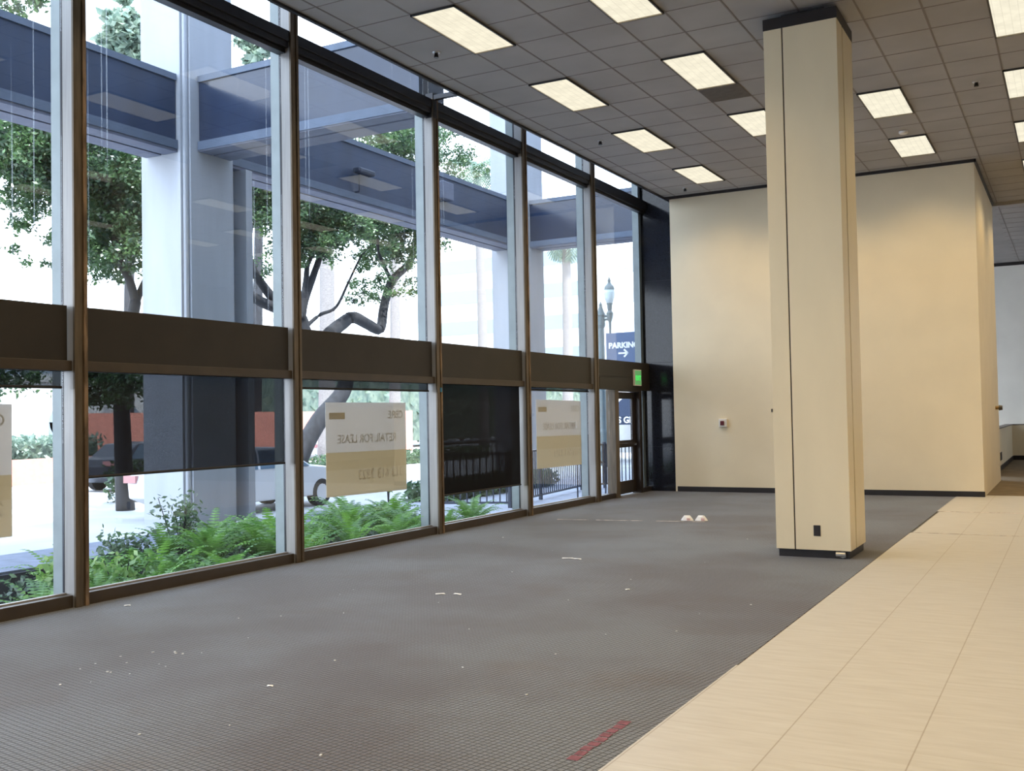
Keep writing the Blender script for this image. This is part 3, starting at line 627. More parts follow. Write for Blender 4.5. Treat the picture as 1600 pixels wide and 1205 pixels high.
# ------------------------------------------------------------------ outside: ground
struct('ground', (-160, -60, -1.2, -12.3, 260, -0.45), 'street')
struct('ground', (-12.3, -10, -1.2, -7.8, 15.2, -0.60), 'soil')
struct('ground', (-12.3, 15.2, -1.2, -7.8, 120, -0.14), 'walk')
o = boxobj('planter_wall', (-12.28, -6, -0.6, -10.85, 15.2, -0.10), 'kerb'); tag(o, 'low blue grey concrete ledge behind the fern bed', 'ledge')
o = boxobj('planter_edge', (-10.85, -6, -0.6, -10.80, 15.2, -0.13), 'kerb_side'); tag(o, 'dark front face of the ledge behind the fern bed', 'ledge')
# unseen building block over the room, added and sized to shade the pillars
struct('wall_sun_block', (-7.6, -14, 7.5, 22, 46, 20), 'concrete')

# pillars and beams
def pillar(yc, label, n):
    t = thing('concrete_pillar', label, 'pillar', (-12.65, yc + 0.5, -0.1), 'concrete pillars outside the windows')
    bm = bmesh.new(); box(bm, -13.15, yc, -0.45, -12.28, yc + 1.05, 13); box(bm, -12.28, yc + 0.12, -0.1, -12.18, yc + 1.05, 13)
    if n == 0: box(bm, -13.0, yc + 1.04, -0.1, -12.5, yc + 1.5, 5.85)
    obj('shaft', bm, 'concrete', t, 0.0)
    boxobj('corner_strip', (-12.28, yc + 0.03, -0.1, -12.21, yc + 0.12, 13), 'concrete', t, 0.03)
    if n == 0: boxobj('fin', (-12.5, yc + 1.4, -0.1, -12.28 + 0.06, yc + 1.55, 5.85), 'concrete', t)
pillar(11.68, 'broad concrete pillar rising behind the half lowered shade', 0)
pillar(23.1, 'distant concrete pillar seen beside the deep shade', 1)
def beam_y(y0, y1, label):
    t = thing('canopy_beam', label, 'beam', (-12.7, (y0 + y1) / 2, 5.85), 'canopy beams along the street')
    boxobj('cladding', (-13.02, y0, 5.98, -12.36, y1, 7.0), 'beam', t)
    bm = bmesh.new(); box(bm, -13.05, y0, 7.0, -12.33, y1, 7.10); box(bm, -12.37, y0, 5.90, -12.31, y1, 6.04); obj('edge_trim', bm, 'beam_edge', t)
    bm = bmesh.new(); box(bm, -12.62, y0, 5.85, -12.33, y1, 5.98); box(bm, -13.02, y0, 5.85, -12.68, y1, 5.98); obj('soffit', bm, 'beam_soffit', t)
    boxobj('slot', (-12.68, y0, 5.90, -12.62, y1, 5.98), 'slot', t)
beam_y(-4, 11.66, 'blue grey canopy beam running left from the broad pillar')
beam_y(12.75, 23.08, 'blue grey canopy beam between the two pillars')
def beam_x(yc, label):
    y0, y1 = yc + 0.27, yc + 0.98
    t = thing('cross_beam', label, 'beam', (-10, yc + 0.6, 5.9), 'cross beams from pillar to facade')
    boxobj('cladding', (-12.17, y0 + 0.03, 6.02, -7.95, y1 - 0.03, 7.02), 'beam_gloss', t)
    bm = bmesh.new(); box(bm, -12.17, y0, 7.02, -7.95, y1, 7.12); box(bm, -12.17, y0 - 0.01, 5.92, -7.95, y0 + 0.05, 6.06); obj('edge_trim', bm, 'beam_edge', t)
    bm = bmesh.new(); box(bm, -12.17, y0 + 0.01, 5.90, -7.95, y0 + 0.28, 6.02); box(bm, -12.17, y0 + 0.34, 5.90, -7.95, y1, 6.02); obj('soffit', bm, 'beam_soffit', t)
    boxobj('slot', (-12.17, y0 + 0.28, 5.95, -7.95, y0 + 0.34, 6.02), 'slot', t)
beam_x(11.68, 'blue grey cross beam from the broad pillar to the glass wall')
beam_x(23.1, 'blue grey cross beam from the distant pillar above the door')
t = thing('lamp_reflection', 'dark lamp shape added for a reflection over the canopy beam in the third window', 'lamp_reflection', (-12.3, 16.0, 6.3))  # solid shape built in place of a street lamp's reflection in the glass
f0 = px(558, 300, -12.28); f1 = px(558, 268, -12.28)
bm = bmesh.new(); cyl(bm, (-12.34, f0.y, f0.z), (-12.22, f0.y, f0.z), 0.02); cyl(bm, (-12.22, f0.y, f0.z), (-12.22, f1.y, f1.z), 0.018); obj('arm', bm, 'iron', t)
bm = bmesh.new(); box(bm, -12.30, f1.y - 0.12, f1.z - 0.05, -12.12, f1.y + 0.40, f1.z + 0.06); obj('head', bm, 'iron', t, 0.03)
f2 = px(698, 299, -12.25)
t = thing('junction_box', 'pale box fixed on the canopy beam in the fourth window', 'box', (-12.3, f2.y, f2.z))
boxobj('body', (-12.35, f2.y - 0.25, f2.z - 0.2, -12.18, f2.y + 0.2, f2.z + 0.2), 'beam_soffit', t, 0.02)

# ------------------------------------------------------------------ plants
def quads_obj(name, quads, m, parent=None):
    me = bpy.data.meshes.new(name); v = [p for q in quads for p in q]; f = [tuple(range(4 * i, 4 * i + 4)) for i in range(len(quads))]
    me.from_pydata(v, [], f); me.materials.append(M[m]); o = bpy.data.objects.new(name, me); C.objects.link(o)
    if parent is not None: me.transform(Matrix.Translation(-Vector(parent.location))); o.parent = parent
    return o
def leaf_quad(r, p, s, asp=0.5):
    a = Vector((r.gauss(0, 1), r.gauss(0, 1), r.gauss(0, 0.7))).normalized(); n = Vector((r.gauss(0, 1), r.gauss(0, 1), r.gauss(0, 1) + 0.6)).normalized()
    b = a.cross(n).normalized() * s * asp; a = a * s
    return (p - a, p + b, p + a, p - b)
def make_fern(seed, nf=26, L=0.66):
    r = random.Random(seed); t = thing('fern', '', 'fern', (0, 0, 0), 'sword ferns in the planter bed')
    quads = []
    for k in range(nf):
        az = 2 * math.pi * (k + r.random() * 0.7) / nf; l = L * r.uniform(0.7, 1.2); el = r.uniform(0.9, 1.45); d = Vector((math.cos(az), math.sin(az), 0)); side = Vector((-d.y, d.x, 0)); p = Vector((0, 0, 0)); n = 17
        for i in range(n):
            u = i / n; a = el - u * u * r.uniform(1.3, 1.6); q = p + (d * math.cos(a) + Vector((0, 0, 1)) * math.sin(a)) * (l / n)
            wl = 0.065 * math.sin(math.pi * min(1, u * 0.85 + 0.13)) ** 0.7
            for s in (-1, 1):
                tip = p + side * s * wl + (q - p) * 0.9 - Vector((0, 0, wl * 0.25)); wv = (q - p) * 0.42
                quads.append((p - wv * 0.2, tip - wv * 0.35, tip + wv * 0.35, p + wv * 1.9))
            p = q
    quads_obj('fronds', quads, 'fern', t); return t
def make_bush(seed, nl, R_, H, m, leaf=0.05, name='leafy_shrub', label='', cat='shrub', group=None):
    r = random.Random(seed); t = thing(name, label, cat, (0, 0, 0), group); bm = bmesh.new(); tips = []
    for k in range(9):
        az = r.uniform(0, 6.28); e = r.uniform(0.2, 1.0) * R_; pts = [(0, 0, 0), (math.cos(az) * e * 0.4, math.sin(az) * e * 0.4, H * 0.5), (math.cos(az) * e, math.sin(az) * e, H * r.uniform(0.7, 1.0))]
        pp, rr_ = smooth_path(pts, [0.012, 0.008, 0.004]); tube(bm, pp, rr_, 5); tips += [p for p in pp[2:]]
    obj('stems', bm, 'bark', t)
    quads = []
    for k in range(nl):
        p = r.choice(tips) + Vector((r.gauss(0, 1), r.gauss(0, 1), r.gauss(0, 0.8))) * R_ * 0.22
        quads.append(leaf_quad(r, p, leaf * r.uniform(0.6, 1.2)))
    quads_obj('foliage', quads, m, t); return t
ferns = [make_fern(1), make_fern(2, 16, 0.72), make_fern(5, 24, 0.52)]
r = random.Random(11); placed = 0
fl = 'arching green sword fern in the planter bed outside the windows'
spots = []
y = 6.2
while y < 15.0:
    for x in (-8.35, -8.95, -9.6, -10.25):
        xx, yy = x + r.uniform(-0.2, 0.2), y + r.uniform(-0.25, 0.25)
        if yy > 13.4 and (x < -8.8 or yy > 14.3): continue
        if yy < 7.1 and x < -8.8: continue
        spots.append((xx, yy))
    y += 0.52
def fern_label(xx, yy):
    row = 'close to the glass' if xx > -8.65 else ('in the middle of the bed' if xx > -9.9 else 'by the concrete ledge')
    bay = 'behind the leftmost mullion' if yy < 6.9 else ('under the half lowered shade' if yy < 10.2 else ('below the larger lease banner' if yy < 13.0 else 'near the walkway'))
    return 'green sword fern %s, %s' % (row, bay)
for k, (xx, yy) in enumerate(spots):
    fl = fern_label(xx, yy)
    f = ferns[k % 3]; s = r.uniform(0.85, 1.2) * (0.82 if yy < 8 or xx < -9.8 else 1.0)
    z = -0.6 + (0.42 if yy > 9 else 0.24)
    if k < 3: f.location = (xx, yy, z); f.scale = (s, s, s); f.rotation_euler[2] = r.uniform(0, 6.28); f['label'] = fl
    else: dup(f, (xx, yy, z), r.uniform(0, 6.28), fl, (s, s, s))
# dense undergrowth below the fronds
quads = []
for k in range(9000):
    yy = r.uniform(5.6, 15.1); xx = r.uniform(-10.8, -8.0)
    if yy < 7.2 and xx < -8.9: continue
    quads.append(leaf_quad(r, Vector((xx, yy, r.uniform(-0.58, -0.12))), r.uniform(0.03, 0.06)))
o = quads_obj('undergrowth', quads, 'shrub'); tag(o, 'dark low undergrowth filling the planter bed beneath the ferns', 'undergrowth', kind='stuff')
b = make_bush(4, 900, 0.34, 1.28, 'shrub', 0.042, 'leafy_shrub', 'tall thin dark shrub before the concrete pillar'); b.location = (-10.1, 9.55, -0.6)
b = make_bush(9, 700, 0.42, 0.85, 'shrub', 0.045, 'leafy_shrub', 'low dark shrub left of the tall thin one'); b.location = (-10.2, 8.8, -0.6)
b = make_bush(21, 500, 0.32, 0.85, 'lime', 0.05, 'leafy_shrub', 'bright lime shrub beside the leftmost mullion'); b.location = (-9.0, 6.95, -0.6)
b = make_bush(22, 500, 0.35, 0.75, 'lime', 0.05, 'leafy_shrub', 'yellow green shrub behind the lower left of the half lowered shade window'); b.location = (-9.1, 7.75, -0.6)
b = make_bush(23, 420, 0.40, 0.55, 'shrub', 0.05, 'leafy_shrub', 'rounded grey green shrub at the lower left corner'); b.location = (-8.9, 5.9, -0.6)
b = make_bush(31, 420, 0.22, 1.75, 'lime', 0.075, 'leafy_shrub', 'broad leaved green plant right of the larger banner'); b.location = (-11.6, 16.2, -0.14)

def tree(name, label, X, paths, blobs, nleaf, leafm, bark='bark', leaf=0.13, seed=0, depth=1.6):
    r = random.Random(seed); base = px(paths[0][0][0], paths[0][0][1], X); base.z = -0.45
    t = thing(name, label, 'tree', base)
    for k, (pts, r0, r1) in enumerate([(p[0:-2], p[-2], p[-1]) for p in paths]):
        P = []
        for i, q in enumerate(pts):
            P.append(px(q[0], q[1], X + (q[2] if len(q) > 2 else 0)))
        if k == 0: P[0].z = -0.5
        n = len(P); rad = [r0 + (r1 - r0) * i / (n - 1) for i in range(n)]
        bm = bmesh.new(); pp, rr_ = smooth_path(P, rad, 5); tube(bm, pp, rr_, 9); obj('trunk' if k == 0 else 'branch', bm, bark, t, smooth=True)
    quads = []; tot = sum(b[2] * b[2] * b[3] for b in blobs)
    for (bx, by, br, dn) in blobs:
        c = px(bx, by, X); rad = br * (c - Vector((0, 0, 1.583))).length / 1607.0
        k = int(nleaf * br * br * dn / tot); nc = max(4, k // 45)
        cents = []
        for i in range(nc):
            v = Vector((r.gauss(0, 1), r.gauss(0, 1), r.gauss(0, 1))).normalized() * (r.random() ** 0.45)
            cents.append(c + Vector((v.x * depth, v.y * rad, v.z * rad)))
        for i in range(k):
            q = r.choice(cents); p = q + Vector((r.gauss(0, 1), r.gauss(0, 1), r.gauss(0, 0.8))) * (rad * 0.11 + 0.05)
            quads.append(leaf_quad(r, p, leaf * r.uniform(0.6, 1.25)))
    quads_obj('foliage', quads, leafm, t); return t

tree('ficus_tree', 'large dark ficus with forked crooked limbs behind the second and third windows', -18.5,
     [[(452, 778), (470, 712), (500, 655), (536, 612), (542, 570), (528, 535), (514, 520), 0.27, 0.20],
      [(514, 522), (535, 505), (552, 496), (575, 507), (594, 514), (600, 480), (612, 440), (640, 410), (650, 375), (655, 340), 0.20, 0.10],
      [(530, 545), (490, 535), (476, 515), (470, 497), (440, 485), (405, 470), (384, 456), (360, 440), 0.19, 0.12],
      [(440, 486), (425, 465), (400, 430), (388, 395), (392, 350), 0.15, 0.07],
      [(471, 498), (476, 470), (490, 430), (500, 400), (510, 360), 0.13, 0.07],
      [(470, 500), (478, 440), (482, 410), (500, 380), 0.10, 0.05],
      [(476, 512), (500, 492), (525, 480), (545, 440), (562, 405), (578, 385), 0.06, 0.02],
      [(612, 440), (600, 415), (592, 395), (590, 370), 0.07, 0.04]],
     [(415, 290, 42, 1.5), (402, 345, 26, 0.8), (395, 420, 22, 0.35), (500, 350, 40, 1.5), (545, 330, 42, 1.4), (590, 350, 28, 0.6), (478, 385, 26, 1.0), (625, 345, 30, 1.4), (635, 385, 30, 1.1), (615, 400, 22, 0.8),
      (598, 447, 20, 0.7), (590, 462, 14, 0.8), (575, 290, 40, 1.0), (630, 230, 36, 1.4), (595, 210, 30, 0.8), (665, 215, 26, 1.0), (700, 250, 22, 0.9), (712, 272, 16, 0.8), (520, 375, 25, 0.6), (440, 320, 28, 1.0), (470, 300, 40, 1.0), (565, 395, 16, 0.4), (470, 420, 12, 0.3), (555, 415, 9, 0.8)],
     75000, 'leaf', seed=3, leaf=0.06)
tree('ficus_tree', 'dark leafy ficus with a slanting limb left of the concrete pillar', -19.5,
     [[(196, 785), (192, 690), (190, 600), (200, 530), (212, 470), 0.22, 0.13],
      [(212, 475), (203, 440), (186, 405), (178, 370), (170, 330), (155, 285), (148, 250), 0.11, 0.05],
      [(212, 475), (226, 440), (250, 400), (270, 350), 0.09, 0.05]],
     [(60, 235, 40, 1.2), (20, 215, 36, 1.3), (15, 255, 26, 1.2), (95, 255, 40, 1.2), (150, 265, 40, 1.5), (200, 290, 34, 1.5), (175, 330, 38, 1.4), (205, 370, 28, 1.0), (155, 390, 26, 1.0), (190, 410, 26, 0.9), (205, 335, 24, 1.2), (75, 330, 26, 0.45), (60, 290, 30, 0.7), (85, 375, 18, 0.4), (90, 410, 14, 0.3), (215, 425, 14, 0.5), (20, 8, 20, 1.2), (250, 330, 40, 0.7), (165, 600, 34, 1.3), (20, 590, 24, 0.5), (110, 200, 36, 0.8)],
     65000, 'leaf', seed=8, leaf=0.062)
tree('street_tree', 'pale sunlit tree far off above the canopy beam', -42, [[(200, 700), (203, 300), (205, 60), 0.3, 0.15]], [(205, 55, 30, 1.2), (195, 85, 26, 1), (180, 50, 26, 0.8), (212, 25, 22, 0.8)], 2600, 'leaf_hazed', seed=5, leaf=0.3)
tree('street_tree', 'pale sunlit tree seen over the cross beam near the top of the second window', -38, [[(400, 700), (405, 300), (408, 80), 0.3, 0.15]], [(408, 72, 26, 1.2), (425, 88, 20, 1), (500, 148, 26, 0.7), (480, 120, 24, 0.6), (520, 160, 26, 0.7)], 2800, 'leaf_hazed', seed=6, leaf=0.3)

def palm(label, X, x0, x1, ytop, seed, ybase=700, L=2.4, droop=1.0, w0=0.26):
    r = random.Random(seed); top = px(x1, ytop, X); b = px(x0, ybase, X); b.z = -0.45
    t = thing('palm_tree', label, 'palm tree', b, 'pale palms across the street')
    bm = bmesh.new(); pp, rr_ = smooth_path([b, b.lerp(top, 0.5) + Vector((0, 0.15, 0)), top], [w0 * 1.2, w0, w0 * 0.85], 5); tube(bm, pp, rr_, 9); obj('trunk', bm, 'palm_bark', t, smooth=True)
    quads = []
    for k in range(30):
        az = r.uniform(0, 6.28); el = r.uniform(-0.6, 1.2); d = Vector((math.cos(az), math.sin(az), 0)); side = Vector((-d.y, d.x, 0)); p = top.copy(); n = 12; l = L * r.uniform(0.8, 1.1)
        for i in range(n):
            u = i / n; a = el - u * 2.0 * droop; q = p + (d * math.cos(a) + Vector((0, 0, 1)) * math.sin(a)) * l / n; wl = L * 0.2 * math.sin(math.pi * (u * 0.85 + 0.1))
            for s in (-1, 1):
                tip = p + side * s * wl + (q - p) - Vector((0, 0, wl * 0.6)); quads.append((p, tip, tip + (q - p) * 0.3, p + (q - p) * 0.6))
            p = q
    quads_obj('fronds', quads, 'leaf_hazed', t); return t
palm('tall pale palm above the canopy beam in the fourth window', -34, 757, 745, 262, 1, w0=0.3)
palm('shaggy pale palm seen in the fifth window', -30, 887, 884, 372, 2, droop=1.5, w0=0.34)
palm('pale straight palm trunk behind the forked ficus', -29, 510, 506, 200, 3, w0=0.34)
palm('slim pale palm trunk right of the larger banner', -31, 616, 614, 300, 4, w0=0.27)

# ------------------------------------------------------------------ street furniture
def fence(pts, zb, h, label):
    t = thing('iron_fence', label, 'fence', (pts[0][0], pts[0][1], zb)); bars = []
    for (a, b) in zip(pts, pts[1:]):
        a = Vector((a[0], a[1], 0)); b = Vector((b[0], b[1], 0)); L = (b - a).length
        for z in (zb + 0.10, zb + h):
            bm = bmesh.new(); cyl(bm, (a.x, a.y, z), (b.x, b.y, z), 0.022, seg=6); obj('rail', bm, 'iron', t)
        n = int(L / 0.125)
        for i in range(n):
            p = a.lerp(b, (i + 0.5) / n); bars.append(p)
        bm = bmesh.new(); box(bm, a.x - 0.03, a.y - 0.03, zb, a.x + 0.03, a.y + 0.03, zb + h + 0.06); obj('post', bm, 'iron', t)
    for p in bars[:96]:
        bm = bmesh.new(); box(bm, p.x - 0.010, p.y - 0.010, zb + 0.1, p.x + 0.010, p.y + 0.010, zb + h); obj('picket', bm, 'iron', t)
    return t
fence([(-10.9, 16.4), (-9.35, 16.95), (-9.65, 18.8), (-9.97, 21.5), (-9.7, 22.2), (-9.0, 24.0)], -0.14, 1.02, 'black iron picket fence curving along the walkway outside the door')
t = thing('handrail', 'sloping black handrail seen left of the door', 'handrail', (-9.0, 19.6, -0.14))
bm = bmesh.new(); pp, rr_ = smooth_path([(-9.05, 19.3, 0.95), (-8.9, 20.4, 0.50), (-8.88, 20.6, 0.44)], [0.022] * 3); tube(bm, pp, rr_, 8); obj('rail', bm, 'iron', t)
for (x, y, z) in ((-9.05, 19.3, 0.95), (-8.9, 20.4, 0.50)):
    bm = bmesh.new(); cyl(bm, (x, y, -0.14), (x, y, z), 0.018, seg=8); obj('post', bm, 'iron', t)

LXp = px(941, 600, -14); lx, ly = -14.0, LXp.y
t = thing('street_lamp', 'old fashioned twin lantern street lamp behind the parking sign', 'street lamp', (lx, ly, -0.14))
bm = bmesh.new(); lathe(bm, lx, ly, [(0.24, -0.14), (0.24, 0.35), (0.17, 0.45), (0.15, 1.0), (0.12, 1.1), (0.105, 4.5), (0.15, 4.6), (0.13, 4.9), (0.16, 4.95), (0.10, 5.1), (0.05, 5.25), (0.06, 5.3), (0.0, 5.42)]); obj('post', bm, 'lamp_green', t, smooth=False)
for s in (-1, 1):
    ax = lx + 0.36 * s * 0.9; ay = ly + 0.02
    bm = bmesh.new(); pp, rr_ = smooth_path([(lx, ly, 4.3), (lx + 0.12 * s, ly, 4.75), (lx + 0.30 * s, ly, 4.78)], [0.04, 0.04, 0.04]); tube(bm, pp, rr_, 8)
    cyl(bm, (lx, ly, 4.9), (ax, ay, 4.9), 0.045, seg=8); cyl(bm, (ax, ay, 4.0), (ax, ay, 4.9), 0.03, 0.05, 8); obj('arm', bm, 'lamp_green', t)
    bm = bmesh.new(); lathe(bm, ax, ay, [(0.05, 4.7), (0.10, 4.85), (0.12, 5.0), (0.07, 5.08), (0.09, 5.25), (0.11, 5.33)], 12); cap = obj('lantern_base', bm, 'lamp_green', t)
    bm = bmesh.new(); lathe(bm, ax, ay, [(0.11, 5.33), (0.17, 5.5), (0.19, 5.68), (0.16, 5.8)], 12); obj('lantern_globe', bm, 'globe', t, smooth=True)
    bm = bmesh.new(); lathe(bm, ax, ay, [(0.18, 5.8), (0.15, 5.9), (0.06, 6.0), (0.045, 6.05), (0.06, 6.1), (0.0, 6.24)], 12); obj('lantern_cap', bm, 'lamp_green', t)

sy = ly - 0.5; a = px(947, 540, -14.0)
def pY(x, y, Y):
    d = Vector(((x - 800) / 1607.13, 1.0, (602.5 - y) / 1607.13)); v = Vector([sum(R[i][k] * d[k] for k in range(3)) for i in range(3)]); s = Y / v.y
    return Vector((v.x * s, Y, v.z * s + 1.583))
p0 = pY(947, 521, sy); p1 = pY(1003, 570, sy)
t = thing('parking_sign', 'navy parking sign with white letters and arrow', 'sign', ((p0.x + p1.x) / 2, sy, -0.14))
boxobj('panel', (p0.x, sy, p1.z, p1.x, sy + 0.08, p0.z), 'sign_blue', t); boxobj('edge', (p0.x - 0.025, sy - 0.003, p1.z - 0.025, p0.x, sy + 0.083, p0.z + 0.025), 'sign_white', t)
cx = (p0.x + p1.x) / 2; zt = pY(970, 540, sy).z; za = pY(970, 552, sy).z
W_s = p1.x - p0.x
text('lettering', 'PARKING', W_s * 0.205, 'sign_white', t, Matrix.Translation((cx, sy - 0.008, zt)) @ Matrix.Rotation(math.radians(90), 4, 'X'), 0.004, 0.012)
bm = bmesh.new(); s_ = W_s * 0.14; ac = pY(974, 552, sy).x
box(bm, ac - s_, sy - 0.012, za - s_ * 0.16, ac + s_ * 0.6, sy - 0.004, za + s_ * 0.16)
for q in (1, -1):
    v = box(bm, -s_ * 0.55, -0.004, -s_ * 0.16, s_ * 0.55, 0.004, s_ * 0.16); bmesh.ops.transform(bm, matrix=Matrix.Translation((ac + s_ * 0.55, sy - 0.008, za + q * s_ * 0.33)) @ Matrix.Rotation(math.radians(45 * q), 4, 'Y'), verts=v)
obj('arrow', bm, 'sign_white', t)
bm = bmesh.new(); cyl(bm, (p0.x + 0.12, sy + 0.11, -0.14), (p0.x + 0.12, sy + 0.11, p0.z), 0.035, seg=8); cyl(bm, (p1.x - 0.12, sy + 0.11, -0.14), (p1.x - 0.12, sy + 0.11, p0.z), 0.035, seg=8); obj('post', bm, 'lamp_green', t)

# restaurant awning beyond the door
ay = 40.0; q0 = pY(942, 668, ay); q1 = pY(1035, 650, ay); qt = pY(985, 607, ay)
t = thing('restaurant', 'restaurant front with a navy awning seen through the door', 'building', ((q0.x + q1.x) / 2, ay, -0.14))
za0 = pY(960, 664, ay).z; za1 = pY(960, 650, ay).z
boxobj('wall', (q0.x - 1.2, ay + 2.6, -0.14, q1.x + 3, ay + 3.0, 3.2), 'white_stucco', t)
boxobj('valance', (q0.x, ay, za0, q1.x, ay + 0.05, za1), 'awning', t)
bm = bmesh.new(); v = [bm.verts.new(p) for p in ((q0.x, ay, za1), (q1.x, ay, za1), (q1.x, ay + 2.6, qt.z + 0.9), (qt.x, ay + 2.6, qt.z + 0.9), (q0.x, ay + 2.6, za1), (qt.x, ay + 0.4, qt.z))]
bm.faces.new((v[0], v[1], v[2], v[5])); bm.faces.new((v[0], v[5], v[4])); bm.faces.new((v[5], v[2], v[3])); bm.faces.new((v[4], v[5], v[3])); bm.faces.new((v[0], v[4], v[3], v[2], v[1])); obj('canopy', bm, 'awning', t)
text('lettering', 'AKERS GR', (za1 - za0) * 0.95, 'sign_white', t, Matrix.Translation((pY(963, 657, ay).x, ay - 0.01, (za0 + za1) / 2)) @ Matrix.Rotation(math.radians(90), 4, 'X'), 0.004, 0.012)
for xx in (q0.x + 0.3, q0.x + 1.5, q0.x + 2.7): bm = bmesh.new(); cyl(bm, (xx, ay + 0.1, -0.14), (xx, ay + 0.1, za0), 0.04, seg=6); obj('post', bm, 'iron', t)
o = boxobj('litter_bin', (pY(942, 700, 33).x, 33, -0.14, pY(950, 700, 33).x, 33.4, pY(946, 672, 33).z), 'bark'); tag(o, 'dark pillar shaped street bin seen left of the door', 'bin')

# cars -----------------------------------------------------------
def car(label, x, y, z, paint, L=4.7, W=1.78, sgn=1):
    t = thing('car', label, 'car', (x, y, z))
    prof = [(-2.35, 0.45), (-2.38, 0.75), (-2.30, 0.98), (-1.75, 1.04), (-1.25, 1.40), (-0.4, 1.46), (0.45, 1.42), (1.2, 1.00), (2.0, 0.88), (2.32, 0.68), (2.35, 0.42), (1.75, 0.26), (-1.9, 0.26)]
    bm = bmesh.new(); s = L / 4.7; ring = []
    for xo, inset in ((-W / 2, 0.0), (-W / 2 + 0.0, 0.0), (W / 2, 0.0)):
        pass
    secs = [(-W / 2, 1), (-W / 2 + 0.18, 0), (W / 2 - 0.18, 0), (W / 2, 1)]
    for xo, side in secs:
        rr2 = []
        for (yy, zz) in prof:
            k = 1.0; hz = zz
            if side: hz = min(zz, 0.96); yy = yy * 0.97
            rr2.append(bm.verts.new((x + xo, y + sgn * yy * s, z + hz)))
        ring.append(rr2)
    for a, b in zip(ring, ring[1:]):
        for i in range(len(prof)): bm.faces.new((a[i], a[(i + 1) % len(prof)], b[(i + 1) % len(prof)], b[i]))
    bm.faces.new(ring[0]); bm.faces.new(ring[-1][::-1]); obj('body', bm, paint, t, 0.03)
    for side in (-1, 1):
        bm = bmesh.new(); xs = x + side * (W / 2 - 0.02); xt = x + side * (W / 2 - 0.17)
        for (ys, ye, yt0, yt1) in ((-1.65, -0.5, -1.18, -0.42), (-0.42, 1.05, -0.36, 0.42)):
            v = [bm.verts.new(p) for p in ((xs, y + sgn * ys * s, z + 0.965), (xs, y + sgn * ye * s, z + 0.965), (xt, y + sgn * yt1 * s, z + 1.37), (xt, y + sgn * yt0 * s, z + 1.37))]
            f = bm.faces.new(v); e = bmesh.ops.extrude_face_region(bm, geom=[f]); bmesh.ops.translate(bm, verts=[q for q in e['geom'] if isinstance(q, bmesh.types.BMVert)], vec=(side * 0.03, 0, 0.0))
        obj('side_window', bm, 'car_glass', t)
        for yy in (-1.45, 1.45):
            bm = bmesh.new(); cyl(bm, (x + side * (W / 2 - 0.2), y + sgn * yy * s, z + 0.32), (x + side * (W / 2 + 0.01), y + sgn * yy * s, z + 0.32), 0.32, seg=20); wh = obj('wheel', bm, 'rubber', t)
            bm = bmesh.new(); cyl(bm, (x + side * (W / 2), y + sgn * yy * s, z + 0.32), (x + side * (W / 2 + 0.02), y + sgn * yy * s, z + 0.32), 0.2, seg=14); obj('hub_cap', bm, 'chrome', wh)
        bm = bmesh.new(); box(bm, x + side * (W / 2 - 0.35), y - sgn * 2.40 * s, z + 0.78, x + side * (W / 2 + 0.005), y - sgn * 2.15 * s, z + 0.93); obj('tail_light', bm, 'red_lens', t)
    return t
car('white sedan parked behind the concrete pillar', -16.6, 17.65, -0.45, 'car_white', 5.2)
car('dark car parked across the street behind the half lowered shade', -25.5, 23.0, -0.45, 'car_dark', 4.6)
car('white car parked before the orange wall left of the larger banner', -30.7, 38.5, -0.45, 'car_white', 4.6)

# far side of the street -----------------------------------------
o = boxobj('orange_wall', (-31.2, 17, -0.45, -31.0, 26.5, 0.42), 'orange'); tag(o, 'low orange wall across the street at the far left', 'wall')
o = boxobj('orange_wall', (-34.2, 27, -0.45, -34.0, 50, 2.0), 'orange'); tag(o, 'orange wall behind the ficus trunk and palms', 'wall')
o = boxobj('orange_wall', (-32.2, 62, -0.45, -32.0, 110, 0.5), 'orange'); tag(o, 'long low orange wall seen through the door', 'wall')
def hedge(x0, x1, y0, y1, z0, z1, label, n, seed, m='leaf_hazed', lf=0.12):
    r = random.Random(seed); q = [leaf_quad(r, Vector((r.uniform(x0, x1), r.uniform(y0, y1), r.uniform(z0, z1))), lf * r.uniform(0.6, 1.3)) for _ in range(n)]
    t = thing('hedge', label, 'hedge', ((x0 + x1) / 2, (y0 + y1) / 2, z0)); quads_obj('foliage', q, m, t)
    boxobj('inner_stems', (x0 + 0.25, y0 + 0.2, z0, x1 - 0.25, y1 - 0.2, z1 - 0.3), 'leaf_hazed' if m == 'leaf_hazed' else 'shrub', t)
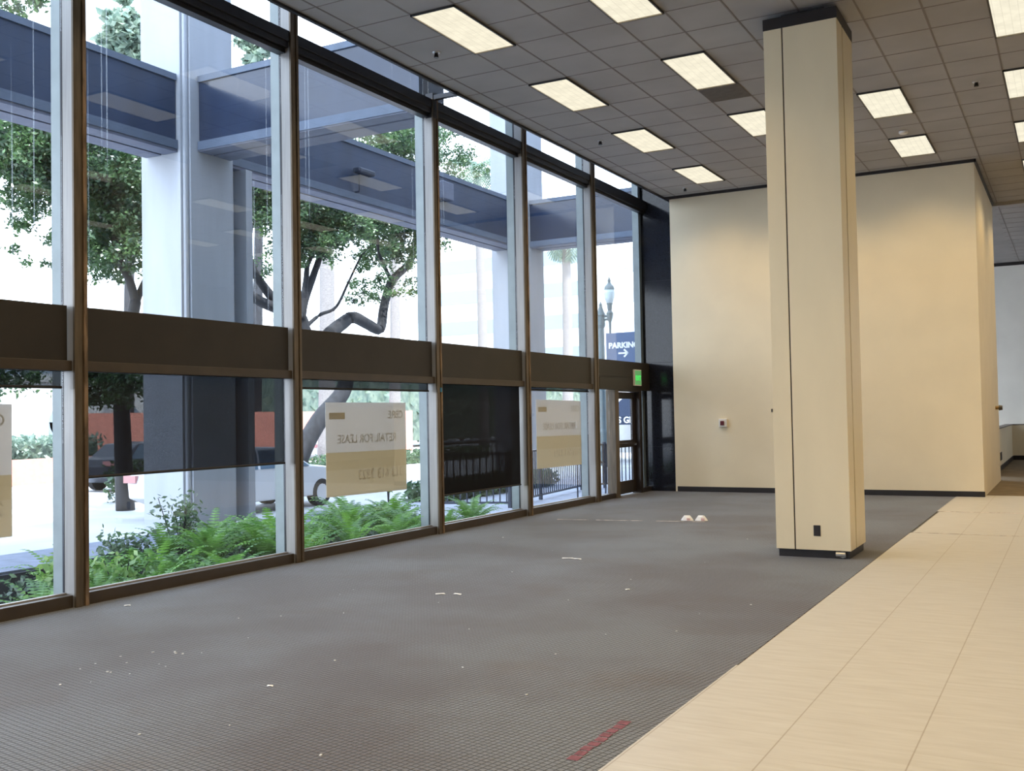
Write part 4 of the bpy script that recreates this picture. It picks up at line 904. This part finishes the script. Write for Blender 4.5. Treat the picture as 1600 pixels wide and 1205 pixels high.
hedge(-33.5, -31.8, 21.5, 26.5, 0.0, 1.2, 'pale green hedge above the low orange wall at far left', 3000, 2)
hedge(-27.0, -25.6, 31.5, 45, -0.45, 0.15, 'green hedge below the orange wall behind the larger banner', 3600, 4, 'shrub', 0.10)
hedge(-22.0, -21.2, 18.2, 19.4, -0.45, 0.6, 'small dark bush in the street left of the white sedan', 900, 5, 'shrub', 0.09)
hedge(-12.2, -11.2, 17.5, 22.8, -0.14, 0.25, 'low green hedge beyond the picket fence', 4000, 6, 'shrub', 0.09)
hedge(-44, -40, 45, 100, 0, 5.2, 'pale line of bushes far beyond the fourth window', 5200, 7, 'leaf_hazed', 0.4)
def building(name, label, x0, y0, x1, y1, h, floors, z0=-0.45, arches=0):
    t = thing(name, label, 'building', ((x0 + x1) / 2, (y0 + y1) / 2, z0)); boxobj('wall', (x0, y0, z0, x1, y1, z0 + h), 'white_stucco', t)
    for k in range(floors):
        z = z0 + h * (k + 0.45) / floors; hh = h / floors * 0.22
        boxobj('window_band', (x1, y0 + 0.6, z - hh, x1 + 0.06, y1 - 0.6, z + hh), 'blue_glass', t); boxobj('window_band', (x0 + 0.6, y0 - 0.06, z - hh, x1 - 0.6, y0, z + hh), 'blue_glass', t)
    for k in range(arches):
        yy = y0 + (y1 - y0) * (k + 0.5) / arches; bm = bmesh.new(); box(bm, x1, yy - 0.9, z0, x1 + 0.06, yy + 0.9, z0 + h * 0.5); cyl(bm, (x1, yy, z0 + h * 0.5), (x1 + 0.06, yy, z0 + h * 0.5), 0.9, seg=20); obj('arch', bm, 'blue_glass', t)
    boxobj('parapet', (x0 - 0.1, y0 - 0.1, z0 + h, x1 + 0.1, y1 + 0.1, z0 + h + 0.25), 'white_stucco', t)
building('arcade_building', 'low white building with arches far left across the street', -58, 22, -48, 48, 4.3, 0, arches=6)
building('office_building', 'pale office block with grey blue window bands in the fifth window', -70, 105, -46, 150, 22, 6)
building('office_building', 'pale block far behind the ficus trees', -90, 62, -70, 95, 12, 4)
